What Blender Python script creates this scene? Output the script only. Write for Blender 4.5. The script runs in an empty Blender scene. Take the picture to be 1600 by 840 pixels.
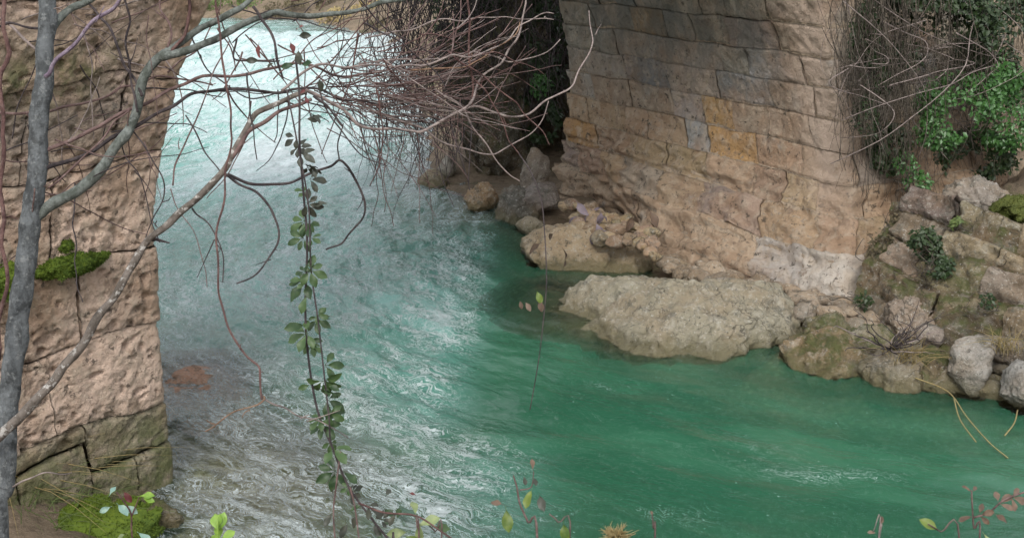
import bpy, math, random
import numpy as np
from mathutils import Vector
from mathutils.bvhtree import BVHTree

SC = bpy.context.scene
COL = SC.collection

# ------------------------------------------------------------------ camera, sky, sun, exposure
CAM_H, F_PX, PITCH = 4.0, 1931.0, math.radians(16.0)
cam_data = bpy.data.cameras.new('camera')
cam_data.sensor_width = 36.0
cam_data.lens = 36.0 * F_PX / 1600.0
cam_data.clip_start = 0.05
cam_data.clip_end = 3000.0
cam = bpy.data.objects.new('camera', cam_data)
COL.objects.link(cam)
cam.location = (0, 0, CAM_H)
cam.rotation_euler = (math.pi / 2 - PITCH, 0, 0)
SC.camera = cam

SUN_EL, SUN_AZ = math.radians(46), math.radians(190)     # azimuth clockwise from +Y
world = bpy.data.worlds.new('World')
SC.world = world
world.use_nodes = True
wn = world.node_tree
wn.nodes.clear()
sky = wn.nodes.new('ShaderNodeTexSky')
sky.sky_type = 'NISHITA'
sky.sun_disc = False
sky.sun_elevation = SUN_EL
sky.sun_rotation = SUN_AZ
sky.dust_density = 5.0
sky.air_density = 1.0
sky.ozone_density = 1.0
hs = wn.nodes.new('ShaderNodeHueSaturation')
hs.inputs['Saturation'].default_value = 0.28
bg = wn.nodes.new('ShaderNodeBackground')
bg.inputs['Strength'].default_value = 0.13
wo = wn.nodes.new('ShaderNodeOutputWorld')
wn.links.new(sky.outputs['Color'], hs.inputs['Color'])
cl = wn.nodes.new('ShaderNodeMix')          # an even overcast layer over the clear sky
cl.data_type = 'RGBA'
cl.inputs[0].default_value = 0.6
cl.inputs[7].default_value = (7.6, 8.0, 8.5, 1)
wn.links.new(hs.outputs['Color'], cl.inputs[6])
wn.links.new(cl.outputs[2], bg.inputs['Color'])
wn.links.new(bg.outputs['Background'], wo.inputs['Surface'])

sun_data = bpy.data.lights.new('sun', 'SUN')
sun_data.energy = 1.25
sun_data.angle = math.radians(18)
sun_data.color = (1.0, 0.96, 0.9)
sun = bpy.data.objects.new('sun', sun_data)
COL.objects.link(sun)
sd = Vector((math.sin(SUN_AZ) * math.cos(SUN_EL), math.cos(SUN_AZ) * math.cos(SUN_EL), math.sin(SUN_EL)))
sun.rotation_euler = (-sd).to_track_quat('-Z', 'Y').to_euler()

SC.view_settings.view_transform = 'Standard'
SC.view_settings.look = 'None'
SC.view_settings.gamma = 1.0
SC.view_settings.use_curve_mapping = False
SC.view_settings.exposure = 0.76
SC.render.engine = 'CYCLES'
SC.cycles.use_denoising = True
SC.cycles.max_bounces = 8
SC.cycles.transparent_max_bounces = 12

rng = np.random.default_rng(7)
random.seed(7)

# ------------------------------------------------------------------ pixels to places
CP, SP = math.cos(PITCH), math.sin(PITCH)
FW = np.array([0, CP, -SP]); UPV = np.array([0, SP, CP]); RT = np.array([1.0, 0, 0])
CAMP = np.array([0, 0, CAM_H])

def ray(px, py):
    return RT * ((px - 800) / F_PX) + UPV * (-(py - 420) / F_PX) + FW

def P(px, py, depth):
    return CAMP + ray(px, py) * depth

def W(px, py, z=0.0):
    r = ray(px, py)
    return CAMP + r * ((z - CAM_H) / r[2])

def proj(p):
    p = np.asarray(p) - CAMP
    dep = p @ FW
    return 800 + F_PX * (p @ RT) / dep, 420 - F_PX * (p @ UPV) / dep

def sstep(a, b, x):
    t = np.clip((x - a) / (b - a), 0, 1)
    return t * t * (3 - 2 * t)

# ------------------------------------------------------------------ vectorised noise
_perm = np.random.default_rng(99).permutation(256)
_perm = np.concatenate([_perm, _perm, _perm])
_grad = np.random.default_rng(5).normal(size=(256, 3))
_grad /= np.linalg.norm(_grad, axis=1)[:, None]

def perlin(p):
    p = np.asarray(p, float)
    i = np.floor(p).astype(int); f = p - i
    i &= 255
    u = f * f * f * (f * (f * 6 - 15) + 10)
    def g(dx, dy, dz):
        h = _perm[(_perm[(_perm[(i[:, 0] + dx) & 255] + i[:, 1] + dy) & 255] + i[:, 2] + dz) & 255]
        gr = _grad[h]
        return gr[:, 0] * (f[:, 0] - dx) + gr[:, 1] * (f[:, 1] - dy) + gr[:, 2] * (f[:, 2] - dz)
    ux, uy, uz = u[:, 0], u[:, 1], u[:, 2]
    x00 = g(0, 0, 0) * (1 - ux) + g(1, 0, 0) * ux
    x10 = g(0, 1, 0) * (1 - ux) + g(1, 1, 0) * ux
    x01 = g(0, 0, 1) * (1 - ux) + g(1, 0, 1) * ux
    x11 = g(0, 1, 1) * (1 - ux) + g(1, 1, 1) * ux
    return ((x00 * (1 - uy) + x10 * uy) * (1 - uz) + (x01 * (1 - uy) + x11 * uy) * uz) * 1.5

def fbm(p, octaves=4, gain=0.5):
    p = np.asarray(p, float)
    a, s, tot = 1.0, 1.0, np.zeros(len(p))
    for k in range(octaves):
        tot += a * perlin(p * s + 17.3 * k)
        a *= gain; s *= 2.03
    return tot

def ridged(p, octaves=4):
    p = np.asarray(p, float)
    a, s, tot = 1.0, 1.0, np.zeros(len(p))
    for k in range(octaves):
        tot += a * (1 - 2 * np.abs(perlin(p * s + 9.1 * k)))
        a *= 0.5; s *= 2.1
    return tot

# ------------------------------------------------------------------ objects
def link(o, parent=None):
    COL.objects.link(o)
    if parent is not None:
        o.parent = parent
    return o

def mesh_np(name, V, Q, smooth=True, attrs=None, uv=None):
    V = np.asarray(V, np.float32); Q = np.asarray(Q, np.int32)
    me = bpy.data.meshes.new(name)
    k = Q.shape[1]
    me.vertices.add(len(V)); me.vertices.foreach_set('co', V.ravel())
    me.loops.add(Q.size); me.loops.foreach_set('vertex_index', Q.ravel())
    me.polygons.add(len(Q)); me.polygons.foreach_set('loop_start', np.arange(0, Q.size, k, dtype=np.int32))
    me.update(calc_edges=True)
    me.validate()
    if smooth:
        me.polygons.foreach_set('use_smooth', np.ones(len(me.polygons), bool))
    if attrs:
        for n, a in attrs.items():
            at = me.attributes.new(n, 'FLOAT', 'POINT')
            at.data.foreach_set('value', np.asarray(a, np.float32))
    if uv is not None:
        ul = me.uv_layers.new(name='flow')
        ul.data.foreach_set('uv', np.asarray(uv, np.float32)[Q.ravel()].ravel())
    return me

def obj(name, me, mat=None, parent=None):
    o = bpy.data.objects.new(name, me)
    if mat is not None and len(me.materials) == 0:
        me.materials.append(mat)
    return link(o, parent)

def thing(name, label, cat, loc=(0, 0, 0), group=None):
    o = bpy.data.objects.new(name, None)
    o.location = loc
    o.empty_display_size = 0.1
    link(o)
    o['label'] = label; o['category'] = cat
    if group: o['group'] = group
    return o

def tag(o, label, cat, group=None, kind=None):
    o['label'] = label; o['category'] = cat
    if group: o['group'] = group
    if kind: o['kind'] = kind
    return o

def gridq(nu, nv):
    i = np.arange(nu - 1)[:, None]; j = np.arange(nv - 1)[None, :]
    a = (i * nv + j).ravel()
    return np.stack([a, a + nv, a + nv + 1, a + 1], 1)

def tube(pts, rad, k=6, cap=True):
    pts = np.asarray(pts, float); rad = np.broadcast_to(np.asarray(rad, float), (len(pts),))
    t = np.gradient(pts, axis=0)
    t /= np.linalg.norm(t, axis=1)[:, None] + 1e-12
    n = np.zeros_like(pts)
    a = np.array([0.3, 0.2, 1.0]) if abs(t[0][2]) < 0.8 else np.array([1.0, 0.3, 0])
    v = np.cross(t[0], a); v /= np.linalg.norm(v)
    for i in range(len(pts)):
        v = v - t[i] * (v @ t[i]); v /= np.linalg.norm(v) + 1e-12
        n[i] = v
    b = np.cross(t, n)
    ang = np.arange(k) * 2 * math.pi / k
    V = pts[:, None, :] + rad[:, None, None] * (np.cos(ang)[None, :, None] * n[:, None, :] + np.sin(ang)[None, :, None] * b[:, None, :])
    m = len(pts)
    i = np.arange(m - 1)[:, None]; j = np.arange(k)[None, :]; j2 = (j + 1) % k
    Q = np.stack([(i * k + j), (i * k + j2), ((i + 1) * k + j2), ((i + 1) * k + j)], -1).reshape(-1, 4)
    V = V.reshape(-1, 3)
    if cap:
        V = np.vstack([V, pts[0], pts[-1]])
        c0, c1 = m * k, m * k + 1
        jj = np.arange(k); q0 = np.stack([jj, np.full(k, c0), np.full(k, c0), (jj + 1) % k], 1)
        # degenerate quads are avoided: caps as quads over pairs of edges
        caps = []
        for s in range(0, k - 1, 2):
            caps.append([c0, (s + 2) % k, s + 1, s])
            o = (m - 1) * k
            caps.append([c1, o + s, o + s + 1, o + (s + 2) % k])
        Q = np.vstack([Q, np.array(caps)])
    return V, Q

def merge(parts):
    Vs, Qs, o = [], [], 0
    for V, Q in parts:
        Vs.append(V); Qs.append(Q + o); o += len(V)
    return np.vstack(Vs), np.vstack(Qs)

def smooth_path(pts, per=6):
    pts = np.asarray(pts, float)
    p = np.vstack([2 * pts[0] - pts[1], pts, 2 * pts[-1] - pts[-2]])
    out = []
    for i in range(1, len(p) - 2):
        for s in np.arange(per) / per:
            out.append(0.5 * ((2 * p[i]) + (-p[i - 1] + p[i + 1]) * s + (2 * p[i - 1] - 5 * p[i] + 4 * p[i + 1] - p[i + 2]) * s * s
                              + (-p[i - 1] + 3 * p[i] - 3 * p[i + 1] + p[i + 2]) * s ** 3))
    out.append(p[-2])
    return np.array(out)

# ------------------------------------------------------------------ materials
class NT:
    def __init__(s, name):
        s.m = bpy.data.materials.new(name); s.m.use_nodes = True
        s.t = s.m.node_tree; s.t.nodes.clear()
        s.out = s.t.nodes.new('ShaderNodeOutputMaterial')
    def n(s, typ, **kw):
        nd = s.t.nodes.new(typ)
        for k, v in kw.items(): setattr(nd, k, v)
        return nd
    def l(s, a, b): s.t.links.new(a, b)
    def put(s, sock, v):
        if isinstance(v, bpy.types.NodeSocket): s.l(v, sock)
        elif isinstance(v, (tuple, list)) and len(v) == 3 and sock.type == 'RGBA': sock.default_value = (*v, 1)
        else: sock.default_value = v
    def pos(s): return s.n('ShaderNodeTexCoord').outputs['Object']
    def wpos(s): return s.n('ShaderNodeNewGeometry').outputs['Position']
    def noise(s, scale, detail=4, rough=0.55, vec=None, dist=0.0):
        nd = s.n('ShaderNodeTexNoise'); nd.inputs['Scale'].default_value = scale
        nd.inputs['Detail'].default_value = detail; nd.inputs['Roughness'].default_value = rough
        nd.inputs['Distortion'].default_value = dist
        if vec is not None: s.l(vec, nd.inputs['Vector'])
        return nd.outputs['Fac']
    def voro(s, scale, vec=None, feature='F1', rand=1.0):
        nd = s.n('ShaderNodeTexVoronoi', feature=feature); nd.inputs['Scale'].default_value = scale
        nd.inputs['Randomness'].default_value = rand
        if vec is not None: s.l(vec, nd.inputs['Vector'])
        return nd.outputs['Distance']
    def ramp(s, fac, a, b, lo=0.0, hi=1.0):
        nd = s.n('ShaderNodeMapRange', interpolation_type='SMOOTHSTEP')
        s.put(nd.inputs['Value'], fac)
        nd.inputs['From Min'].default_value = a; nd.inputs['From Max'].default_value = b
        nd.inputs['To Min'].default_value = lo; nd.inputs['To Max'].default_value = hi
        return nd.outputs['Result']
    def mix(s, fac, a, b, mode='MIX'):
        nd = s.n('ShaderNodeMix', data_type='RGBA', blend_type=mode)
        s.put(nd.inputs[0], fac); s.put(nd.inputs[6], a); s.put(nd.inputs[7], b)
        return nd.outputs[2]
    def math(s, op, a, b=0.0, c=0.0):
        nd = s.n('ShaderNodeMath', operation=op)
        s.put(nd.inputs[0], a); s.put(nd.inputs[1], b); s.put(nd.inputs[2], c)
        return nd.outputs[0]
    def attr(s, name):
        return s.n('ShaderNodeAttribute', attribute_name=name).outputs['Fac']
    def objcol(s): return s.n('ShaderNodeObjectInfo').outputs['Color']
    def objrnd(s): return s.n('ShaderNodeObjectInfo').outputs['Random']
    def mapping(s, vec, scale=(1, 1, 1), rot=(0, 0, 0)):
        nd = s.n('ShaderNodeMapping'); s.l(vec, nd.inputs['Vector'])
        nd.inputs['Scale'].default_value = scale; nd.inputs['Rotation'].default_value = rot
        return nd.outputs['Vector']
    def bump(s, h, strength=0.5, dist=0.02, normal=None):
        nd = s.n('ShaderNodeBump'); nd.inputs['Strength'].default_value = strength
        nd.inputs['Distance'].default_value = dist; s.l(h, nd.inputs['Height'])
        if normal is not None: s.l(normal, nd.inputs['Normal'])
        return nd.outputs['Normal']
    def bsdf(s, col, rough=0.9, normal=None, spec=0.3, **kw):
        b = s.n('ShaderNodeBsdfPrincipled')
        s.put(b.inputs['Base Color'], col); s.put(b.inputs['Roughness'], rough)
        b.inputs['Specular IOR Level'].default_value = spec
        if normal is not None: s.l(normal, b.inputs['Normal'])
        s.l(b.outputs['BSDF'], s.out.inputs['Surface'])
        return b

def stone_material(name, lichen=0.5, moss=0.0, stain=True, pits=True):
    m = NT(name); p = m.wpos()
    base = m.objcol()
    n1 = m.noise(1.7, 5, 0.6, p); n2 = m.noise(7, 6, 0.65, p, 0.4); n3 = m.noise(38, 5, 0.7, p)
    c = m.mix(m.ramp(n1, 0.38, 0.70, 0, 0.8), base, (0.34, 0.225, 0.145))
    c = m.mix(m.ramp(n2, 0.46, 0.66, 0, 0.6), c, (0.50, 0.41, 0.315))
    c = m.mix(m.ramp(m.noise(4.1, 6, 0.7, m.mapping(p, rot=(0.3, 0.2, 0.7))), 0.54, 0.68, 0, 0.8), c, (0.23, 0.165, 0.12))
    c = m.mix(m.ramp(m.noise(2.6, 7, 0.72, m.mapping(p, rot=(1.3, 0.6, 0.1))), 0.58, 0.74, 0, lichen), c, (0.36, 0.345, 0.315))
    c = m.mix(m.ramp(m.noise(13, 6, 0.7, m.mapping(p, rot=(0.9, 1.2, 0.4))), 0.56, 0.66, 0, 0.85), c, (0.07, 0.058, 0.045))
    c = m.mix(m.ramp(n3, 0.25, 0.8, 0.0, 0.55), c, (0.75, 0.70, 0.66), 'MULTIPLY')
    if stain:
        st = m.math('MULTIPLY', m.attr('stain'), m.ramp(m.noise(5, 5, 0.6, p), 0.18, 0.45))
        c = m.mix(st, c, (0.60, 0.47, 0.38))
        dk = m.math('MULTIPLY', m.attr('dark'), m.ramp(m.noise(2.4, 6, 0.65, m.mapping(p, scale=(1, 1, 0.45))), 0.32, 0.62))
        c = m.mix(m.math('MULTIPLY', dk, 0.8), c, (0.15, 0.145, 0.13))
    if moss:
        ms = m.math('MULTIPLY', m.attr('moss'), m.ramp(m.noise(6, 6, 0.7, p), 0.35, 0.62))
        c = m.mix(m.math('MULTIPLY', ms, moss), c, m.mix(n3, (0.045, 0.07, 0.012), (0.14, 0.15, 0.06)))
    h = m.math('ADD', m.math('MULTIPLY', n2, 0.6), m.math('MULTIPLY', n3, 0.45))
    h = m.math('ADD', h, m.math('MULTIPLY', m.noise(120, 4, 0.7, p), 0.25))
    nrm = m.bump(h, 1.0, 0.06)
    if pits:
        v = m.ramp(m.voro(26, m.mapping(p, scale=(1, 1, 1.3))), 0.0, 0.33)
        v2 = m.math('MAXIMUM', v, m.ramp(m.noise(6, 3, 0.5, p), 0.5, 0.58))
        nrm = m.bump(v2, 0.7, 0.012, nrm)
    m.bsdf(c, m.ramp(n2, 0.3, 0.7, 0.95, 0.75), nrm, 0.25)
    return m.m

def rock_material(name, wet=True, moss=0.0):
    m = NT(name); p = m.wpos()
    base = m.objcol()
    n1 = m.noise(2.3, 5, 0.6, p); n2 = m.noise(9, 7, 0.68, p, 0.5); n3 = m.noise(55, 5, 0.7, p)
    c = m.mix(m.ramp(n1, 0.38, 0.66, 0, 0.8), base, m.mix(0.5, base, (0.30, 0.205, 0.115)))
    c = m.mix(m.ramp(n2, 0.50, 0.66, 0, 0.6), c, m.mix(0.55, base, (0.56, 0.53, 0.47)))
    c = m.mix(m.ramp(m.noise(5.3, 7, 0.72, m.mapping(p, rot=(0.5, 1.1, 0.2))), 0.52, 0.66, 0, 0.8), c, (0.14, 0.135, 0.11))
    c = m.mix(m.ramp(m.noise(21, 6, 0.75, p, 0.6), 0.55, 0.66, 0, 0.85), c, (0.075, 0.07, 0.058))
    c = m.mix(m.ramp(m.noise(33, 5, 0.75, m.mapping(p, rot=(0.7, 0.1, 1.0))), 0.57, 0.66, 0, 0.8), c, (0.58, 0.56, 0.51))
    c = m.mix(m.ramp(n3, 0.3, 0.75, 0.0, 0.5), c, (0.7, 0.67, 0.62), 'MULTIPLY')
    wv_ = m.n('ShaderNodeVectorMath', operation='MULTIPLY_ADD'); nz_ = m.n('ShaderNodeTexNoise'); m.l(p, nz_.inputs['Vector']); nz_.inputs['Scale'].default_value = 5; nz_.inputs['Detail'].default_value = 4
    m.l(nz_.outputs['Color'], wv_.inputs[0]); wv_.inputs[1].default_value = (0.35, 0.35, 0.35); m.l(p, wv_.inputs[2])
    crk = m.ramp(m.voro(3.2, m.mapping(wv_.outputs[0], scale=(1, 1, 1.7), rot=(0.3, 0.2, 0.5)), 'DISTANCE_TO_EDGE'), 0.0, 0.035, 1, 0)
    crk = m.math('MULTIPLY', crk, m.ramp(m.noise(2.1, 3, 0.5, p), 0.45, 0.6))
    c = m.mix(m.math('MULTIPLY', crk, 0.8), c, (0.06, 0.05, 0.038))
    z = m.n('ShaderNodeSeparateXYZ'); m.l(p, z.inputs[0])
    zz = m.math('ADD', z.outputs['Z'], m.math('MULTIPLY', m.math('SUBTRACT', n2, 0.5), 0.25))
    if moss:
        up = m.n('ShaderNodeSeparateXYZ'); m.l(m.n('ShaderNodeNewGeometry').outputs['Normal'], up.inputs[0])
        ms = m.math('MULTIPLY', m.ramp(m.noise(5, 6, 0.7, p), 0.42, 0.6), m.ramp(up.outputs['Z'], -0.2, 0.6))
        c = m.mix(m.math('MULTIPLY', ms, moss), c, m.mix(n3, (0.04, 0.055, 0.012), (0.12, 0.125, 0.045)))
    rough = 0.9
    if wet:      # algae film and wet stone in the splash zone
        wt = m.ramp(zz, 0.02, 0.20, 1, 0)
        c = m.mix(m.math('MULTIPLY', wt, 0.75), c, m.mix(n1, (0.10, 0.085, 0.035), (0.15, 0.14, 0.075)))
        rough = m.ramp(zz, 0.02, 0.09, 0.4, 0.92)
    h = m.math('ADD', m.math('MULTIPLY', n2, 0.8), m.math('MULTIPLY', n3, 0.35))
    h = m.math('ADD', h, m.math('MULTIPLY', m.noise(140, 3, 0.7, p), 0.15))
    cr = m.ramp(m.voro(4.5, m.mapping(p, rot=(0.4, 0.2, 0.3)), 'DISTANCE_TO_EDGE'), 0.0, 0.03)
    nrm = m.bump(h, 1.0, 0.07)
    nrm = m.bump(cr, 0.25, 0.02, nrm)
    m.bsdf(c, rough, nrm, 0.3)
    return m.m

def bark_material(name, c1, c2, c3, lich=0.4, scale=1.0):
    m = NT(name); p = m.wpos()
    n1 = m.noise(30 * scale, 5, 0.65, m.mapping(p, scale=(1, 1, 0.4)))
    c = m.mix(m.ramp(n1, 0.38, 0.60), c1, c2)
    c = m.mix(m.ramp(m.noise(38 * scale, 5, 0.7, p), 0.54, 0.62, 0, lich), c, c3)
    c = m.mix(m.ramp(m.noise(13 * scale, 5, 0.65, p), 0.54, 0.66, 0, 0.75), c, tuple(x * 0.4 for x in c1))
    nrm = m.bump(m.noise(60 * scale, 6, 0.7, p), 1.0, 0.012)
    m.bsdf(c, 0.85, nrm, 0.25)
    return m.m

def leaf_material(name, c1, c2, rough=0.45, trans=0.25, use_obj=True):
    m = NT(name); p = m.wpos()
    r = m.objrnd() if use_obj else m.noise(3.0, 2, 0.5, p)
    c = m.mix(m.ramp(r, 0.1, 0.9), c1, c2)
    c = m.mix(m.ramp(m.noise(45, 3, 0.6, p), 0.4, 0.75, 0, 0.5), c, (c2[0] * 1.5, c2[1] * 1.3, c2[2] * 1.1))
    b = m.bsdf(c, rough, m.bump(m.noise(120, 2, 0.5, p), 0.3, 0.003), 0.4)
    tr = m.n('ShaderNodeBsdfTranslucent'); m.put(tr.inputs['Color'], c)
    mx = m.n('ShaderNodeMixShader'); mx.inputs[0].default_value = trans
    m.l(b.outputs[0], mx.inputs[1]); m.l(tr.outputs[0], mx.inputs[2]); m.l(mx.outputs[0], m.out.inputs['Surface'])
    return m.m

M_STONE = stone_material('ashlar_stone', 0.75)
M_TUFA = stone_material('tufa_stone', 0.3, moss=0.9)
M_ROCK = rock_material('river_rock')
M_MOSSROCK = rock_material('mossy_rock', True, 0.9)
M_SUNK = rock_material('reddish_bed_rock', False)
def plain(name, c, rough=0.9, scale=20, amt=0.5, c2=None):
    m = NT(name); p = m.wpos()
    n = m.noise(scale, 5, 0.65, p)
    m.bsdf(m.mix(m.ramp(n, 0.3, 0.7), c, c2 or tuple(x * amt for x in c)), rough, m.bump(n, 0.6, 0.02), 0.2)
    return m.m
M_MORTAR = plain('old_mortar', (0.36, 0.285, 0.21), 0.95, 25, 0.5)
M_TRUNK = bark_material('grey_bark', (0.065, 0.07, 0.072), (0.135, 0.145, 0.15), (0.28, 0.29, 0.285), 0.45)
M_TRUNK_L = bark_material('lichened_bark', (0.09, 0.075, 0.062), (0.17, 0.145, 0.125), (0.45, 0.43, 0.40), 0.85)
M_GREENBARK = bark_material('green_grey_bark', (0.075, 0.085, 0.072), (0.155, 0.17, 0.155), (0.30, 0.32, 0.30), 0.4)
M_TWIG = bark_material('twig_bark', (0.10, 0.062, 0.058), (0.175, 0.115, 0.105), (0.27, 0.22, 0.205), 0.35)
M_TWIG_RED = bark_material('red_twig_bark', (0.085, 0.045, 0.042), (0.15, 0.085, 0.075), (0.24, 0.17, 0.15), 0.3)
M_TWIG_PALE = bark_material('pale_twig_bark', (0.18, 0.145, 0.135), (0.29, 0.235, 0.215), (0.38, 0.33, 0.30), 0.4)
M_TWIG_DARK = bark_material('dark_twig_bark', (0.035, 0.028, 0.03), (0.075, 0.06, 0.06), (0.13, 0.11, 0.11), 0.3)
M_DRY = bark_material('dry_stem', (0.05, 0.042, 0.034), (0.12, 0.10, 0.08), (0.22, 0.195, 0.165), 0.35)
M_LEAF = leaf_material('bramble_leaf', (0.018, 0.045, 0.015), (0.055, 0.10, 0.035))
M_LEAF_DARK = leaf_material('purple_green_leaf', (0.03, 0.035, 0.025), (0.055, 0.06, 0.045))
M_LEAF_RED = leaf_material('red_leaf', (0.10, 0.02, 0.025), (0.16, 0.055, 0.05))
M_LEAF_PALE = leaf_material('pale_leaf', (0.17, 0.22, 0.10), (0.24, 0.30, 0.14))
M_LEAF_GLAUC = leaf_material('blue_green_leaf', (0.22, 0.36, 0.31), (0.30, 0.44, 0.38))
M_LEAF_LIME = leaf_material('lime_leaf', (0.15, 0.27, 0.035), (0.22, 0.36, 0.07))
M_LEAF_OLIVE = leaf_material('olive_leaf', (0.06, 0.11, 0.02), (0.12, 0.17, 0.03))
M_DEAD = leaf_material('dead_leaf', (0.07, 0.045, 0.03), (0.14, 0.10, 0.075), 0.7, 0.1)
M_DEAD_GREY = leaf_material('grey_dead_leaf', (0.12, 0.10, 0.12), (0.24, 0.20, 0.235), 0.6, 0.1)
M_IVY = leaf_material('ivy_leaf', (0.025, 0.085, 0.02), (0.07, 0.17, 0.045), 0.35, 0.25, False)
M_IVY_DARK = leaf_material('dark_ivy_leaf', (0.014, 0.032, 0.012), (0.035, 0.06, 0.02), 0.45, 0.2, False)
M_MOSS = leaf_material('moss', (0.03, 0.06, 0.005), (0.10, 0.15, 0.012), 0.8, 0.2, False)
M_MOSS_OLIVE = leaf_material('olive_moss', (0.035, 0.05, 0.01), (0.085, 0.10, 0.018), 0.8, 0.2, False)
M_BROWNLEAF = leaf_material('brown_leaf', (0.06, 0.05, 0.03), (0.12, 0.10, 0.055), 0.7, 0.15, False)
M_GRASS_DRY = leaf_material('dry_grass', (0.22, 0.17, 0.08), (0.32, 0.26, 0.12), 0.7, 0.2, False)
M_GRASS = leaf_material('green_grass', (0.06, 0.10, 0.025), (0.12, 0.16, 0.05), 0.6, 0.2, False)

# ------------------------------------------------------------------ river outline, ground, water
def w2(px, py): return tuple(W(px, py)[:2])
RIVER = [(60, -14), (30, -6), (14, 3.2), (7.4, 8.6), w2(1600, 596), w2(1430, 575), w2(1340, 565), w2(1250, 545), w2(1180, 500), w2(1100, 458),
         w2(1015, 425), w2(900, 375), w2(840, 352), w2(740, 328), w2(690, 292), w2(655, 272), (-1.7, 23), (-2.5, 28), (-3.6, 32), (-6, 36.5),
         (-12, 38.5), (-30, 44), (-60, 70), (-70, 60), (-34, 34), (-17, 27), (-10, 19), (-6.2, 14), (-2.75, 8.5), w2(258, 775), w2(228, 845), (-1.9, 6.4),
         (0, 6.05), (3, 5.9), (6, 5.2), (9.5, 3), (22, -6), (40, -18)]
RIVER = np.array(RIVER)

def river_sd(x, y):
    """distance to the shore, positive on land"""
    d = np.full(x.shape, 1e9); ins = np.zeros(x.shape, bool)
    for a, b in zip(RIVER, np.roll(RIVER, -1, 0)):
        ab = b - a; L2 = ab @ ab
        t = np.clip(((x - a[0]) * ab[0] + (y - a[1]) * ab[1]) / L2, 0, 1)
        d = np.minimum(d, np.hypot(x - a[0] - t * ab[0], y - a[1] - t * ab[1]))
        c = ((a[1] > y) != (b[1] > y)) & (x < (b[0] - a[0]) * (y - a[1]) / (b[1] - a[1] + 1e-12) + a[0])
        ins ^= c
    return np.where(ins, -d, d)

def water_level(x, y):
    # along the valley: calm below, a ramp of rapids, calm again above the sill
    s = y + 0.25 * (x + 5)
    return 1.0 * sstep(20.5, 31.5, s) * (0.6 + 0.4 * sstep(25, 31, s))

def ground_z(x, y, fine=True):
    sdist = river_sd(x, y)
    lv = water_level(x, y)
    # bed
    shallow = np.exp(-(((x + 2.0) * 0.8 + (y - 8.6) * 0.45) / 1.0) ** 2 - (((y - 8.2) * 0.8 - (x + 2.0) * 0.45) / 2.6) ** 2)
    deep = np.minimum(1.6, 0.03 + 0.50 * -sdist)
    shal = np.minimum(0.24, 0.04 + 0.14 * -sdist)
    bed = -(deep * (1 - shallow) + shal * shallow)
    # banks
    near = sstep(7.2, 5.5, y)
    under = sstep(10.2, 12.0, y) * sstep(22, 18.5, y) * sstep(-3, -1, x)
    wing = sstep(4.0, 4.9, x) * sstep(7, 9, y) * sstep(16, 13, y)
    slope = 0.45 * (1 - under) + 0.10 * under
    slope = slope * (1 - wing) + (0.34 + 0.9 * sstep(5.6, 7.5, x)) * wing
    cap = 2.35 * near + (1 - near) * (2.6 + 2.4 * wing + 2.0 * sstep(19, 24, y) * sstep(-4, 0, x))
    rise = cap * (1 - np.exp(-np.maximum(sdist, 0) * slope / cap))
    far = sstep(60, 240, np.hypot(x, y)) * 26
    z = np.where(sdist < 0, bed, rise + far * sstep(3, 40, sdist)) + lv * sstep(20.5, 24, y)
    if fine:
        p = np.stack([x, y, np.zeros_like(x)], 1)
        amp = 0.10 + 0.10 * wing + 0.02 * np.maximum(0, np.hypot(x, y) - 40)
        amp = np.where(sdist < 0.1, np.minimum(amp, 0.05 + 0.25 * shallow * 0.2), amp) * (1 - 0.5 * near)
        z = z + amp * fbm(p * 0.9, 5, 0.55)
        z = z + 0.10 * wing * ridged(p * 1.7, 4) * (sdist > 0)
    return z

def spread(lo, hi, step, far_lo, far_hi, ratio):
    c = list(np.arange(lo, hi + 1e-6, step))
    s, v = step, hi
    while v < far_hi:
        s *= ratio; v += s; c.append(v)
    s, v = step, lo
    while v > far_lo:
        s *= ratio; v -= s; c.insert(0, v)
    return np.array(c)

gx = spread(-4.5, 7.0, 0.07, -700, 700, 1.075)
gy = spread(5.0, 16.0, 0.07, -500, 900, 1.06)
GX, GY = np.meshgrid(gx, gy, indexing='ij')
gz = ground_z(GX.ravel(), GY.ravel())
m = NT('bank_earth'); p_ = m.wpos()
e1 = m.noise(1.3, 6, 0.6, p_); e2 = m.noise(11, 6, 0.7, p_); e3 = m.noise(60, 4, 0.7, p_)
c_ = m.mix(m.ramp(e1, 0.35, 0.65), (0.15, 0.115, 0.08), (0.24, 0.18, 0.125))
c_ = m.mix(m.ramp(e2, 0.45, 0.68, 0, 0.8), c_, (0.085, 0.065, 0.045))
c_ = m.mix(m.ramp(m.noise(2.4, 6, 0.7, m.mapping(p_, rot=(0.3, 1, 0.2))), 0.54, 0.68, 0, 0.7), c_, (0.06, 0.075, 0.022))
c_ = m.mix(m.ramp(e3, 0.5, 0.75, 0, 0.6), c_, (0.33, 0.27, 0.20))
sx_ = m.n('ShaderNodeSeparateXYZ'); m.l(p_, sx_.inputs[0])
c_ = m.mix(m.ramp(sx_.outputs['Z'], -0.06, 0.02, 0.8, 0), c_, m.mix(m.ramp(m.voro(14, p_), 0.1, 0.6), (0.58, 0.47, 0.30), (0.34, 0.26, 0.15)))
m.bsdf(c_, 0.92, m.bump(m.math('ADD', e2, m.math('MULTIPLY', e3, 0.5)), 0.9, 0.05), 0.2)
M_EARTH = m.m
ground = obj('ground', mesh_np('ground', np.stack([GX.ravel(), GY.ravel(), gz], 1), gridq(len(gx), len(gy))), M_EARTH)
tag(ground, 'brown earth and rock banks with the stony river bed between them', 'ground', kind='structure')

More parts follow.
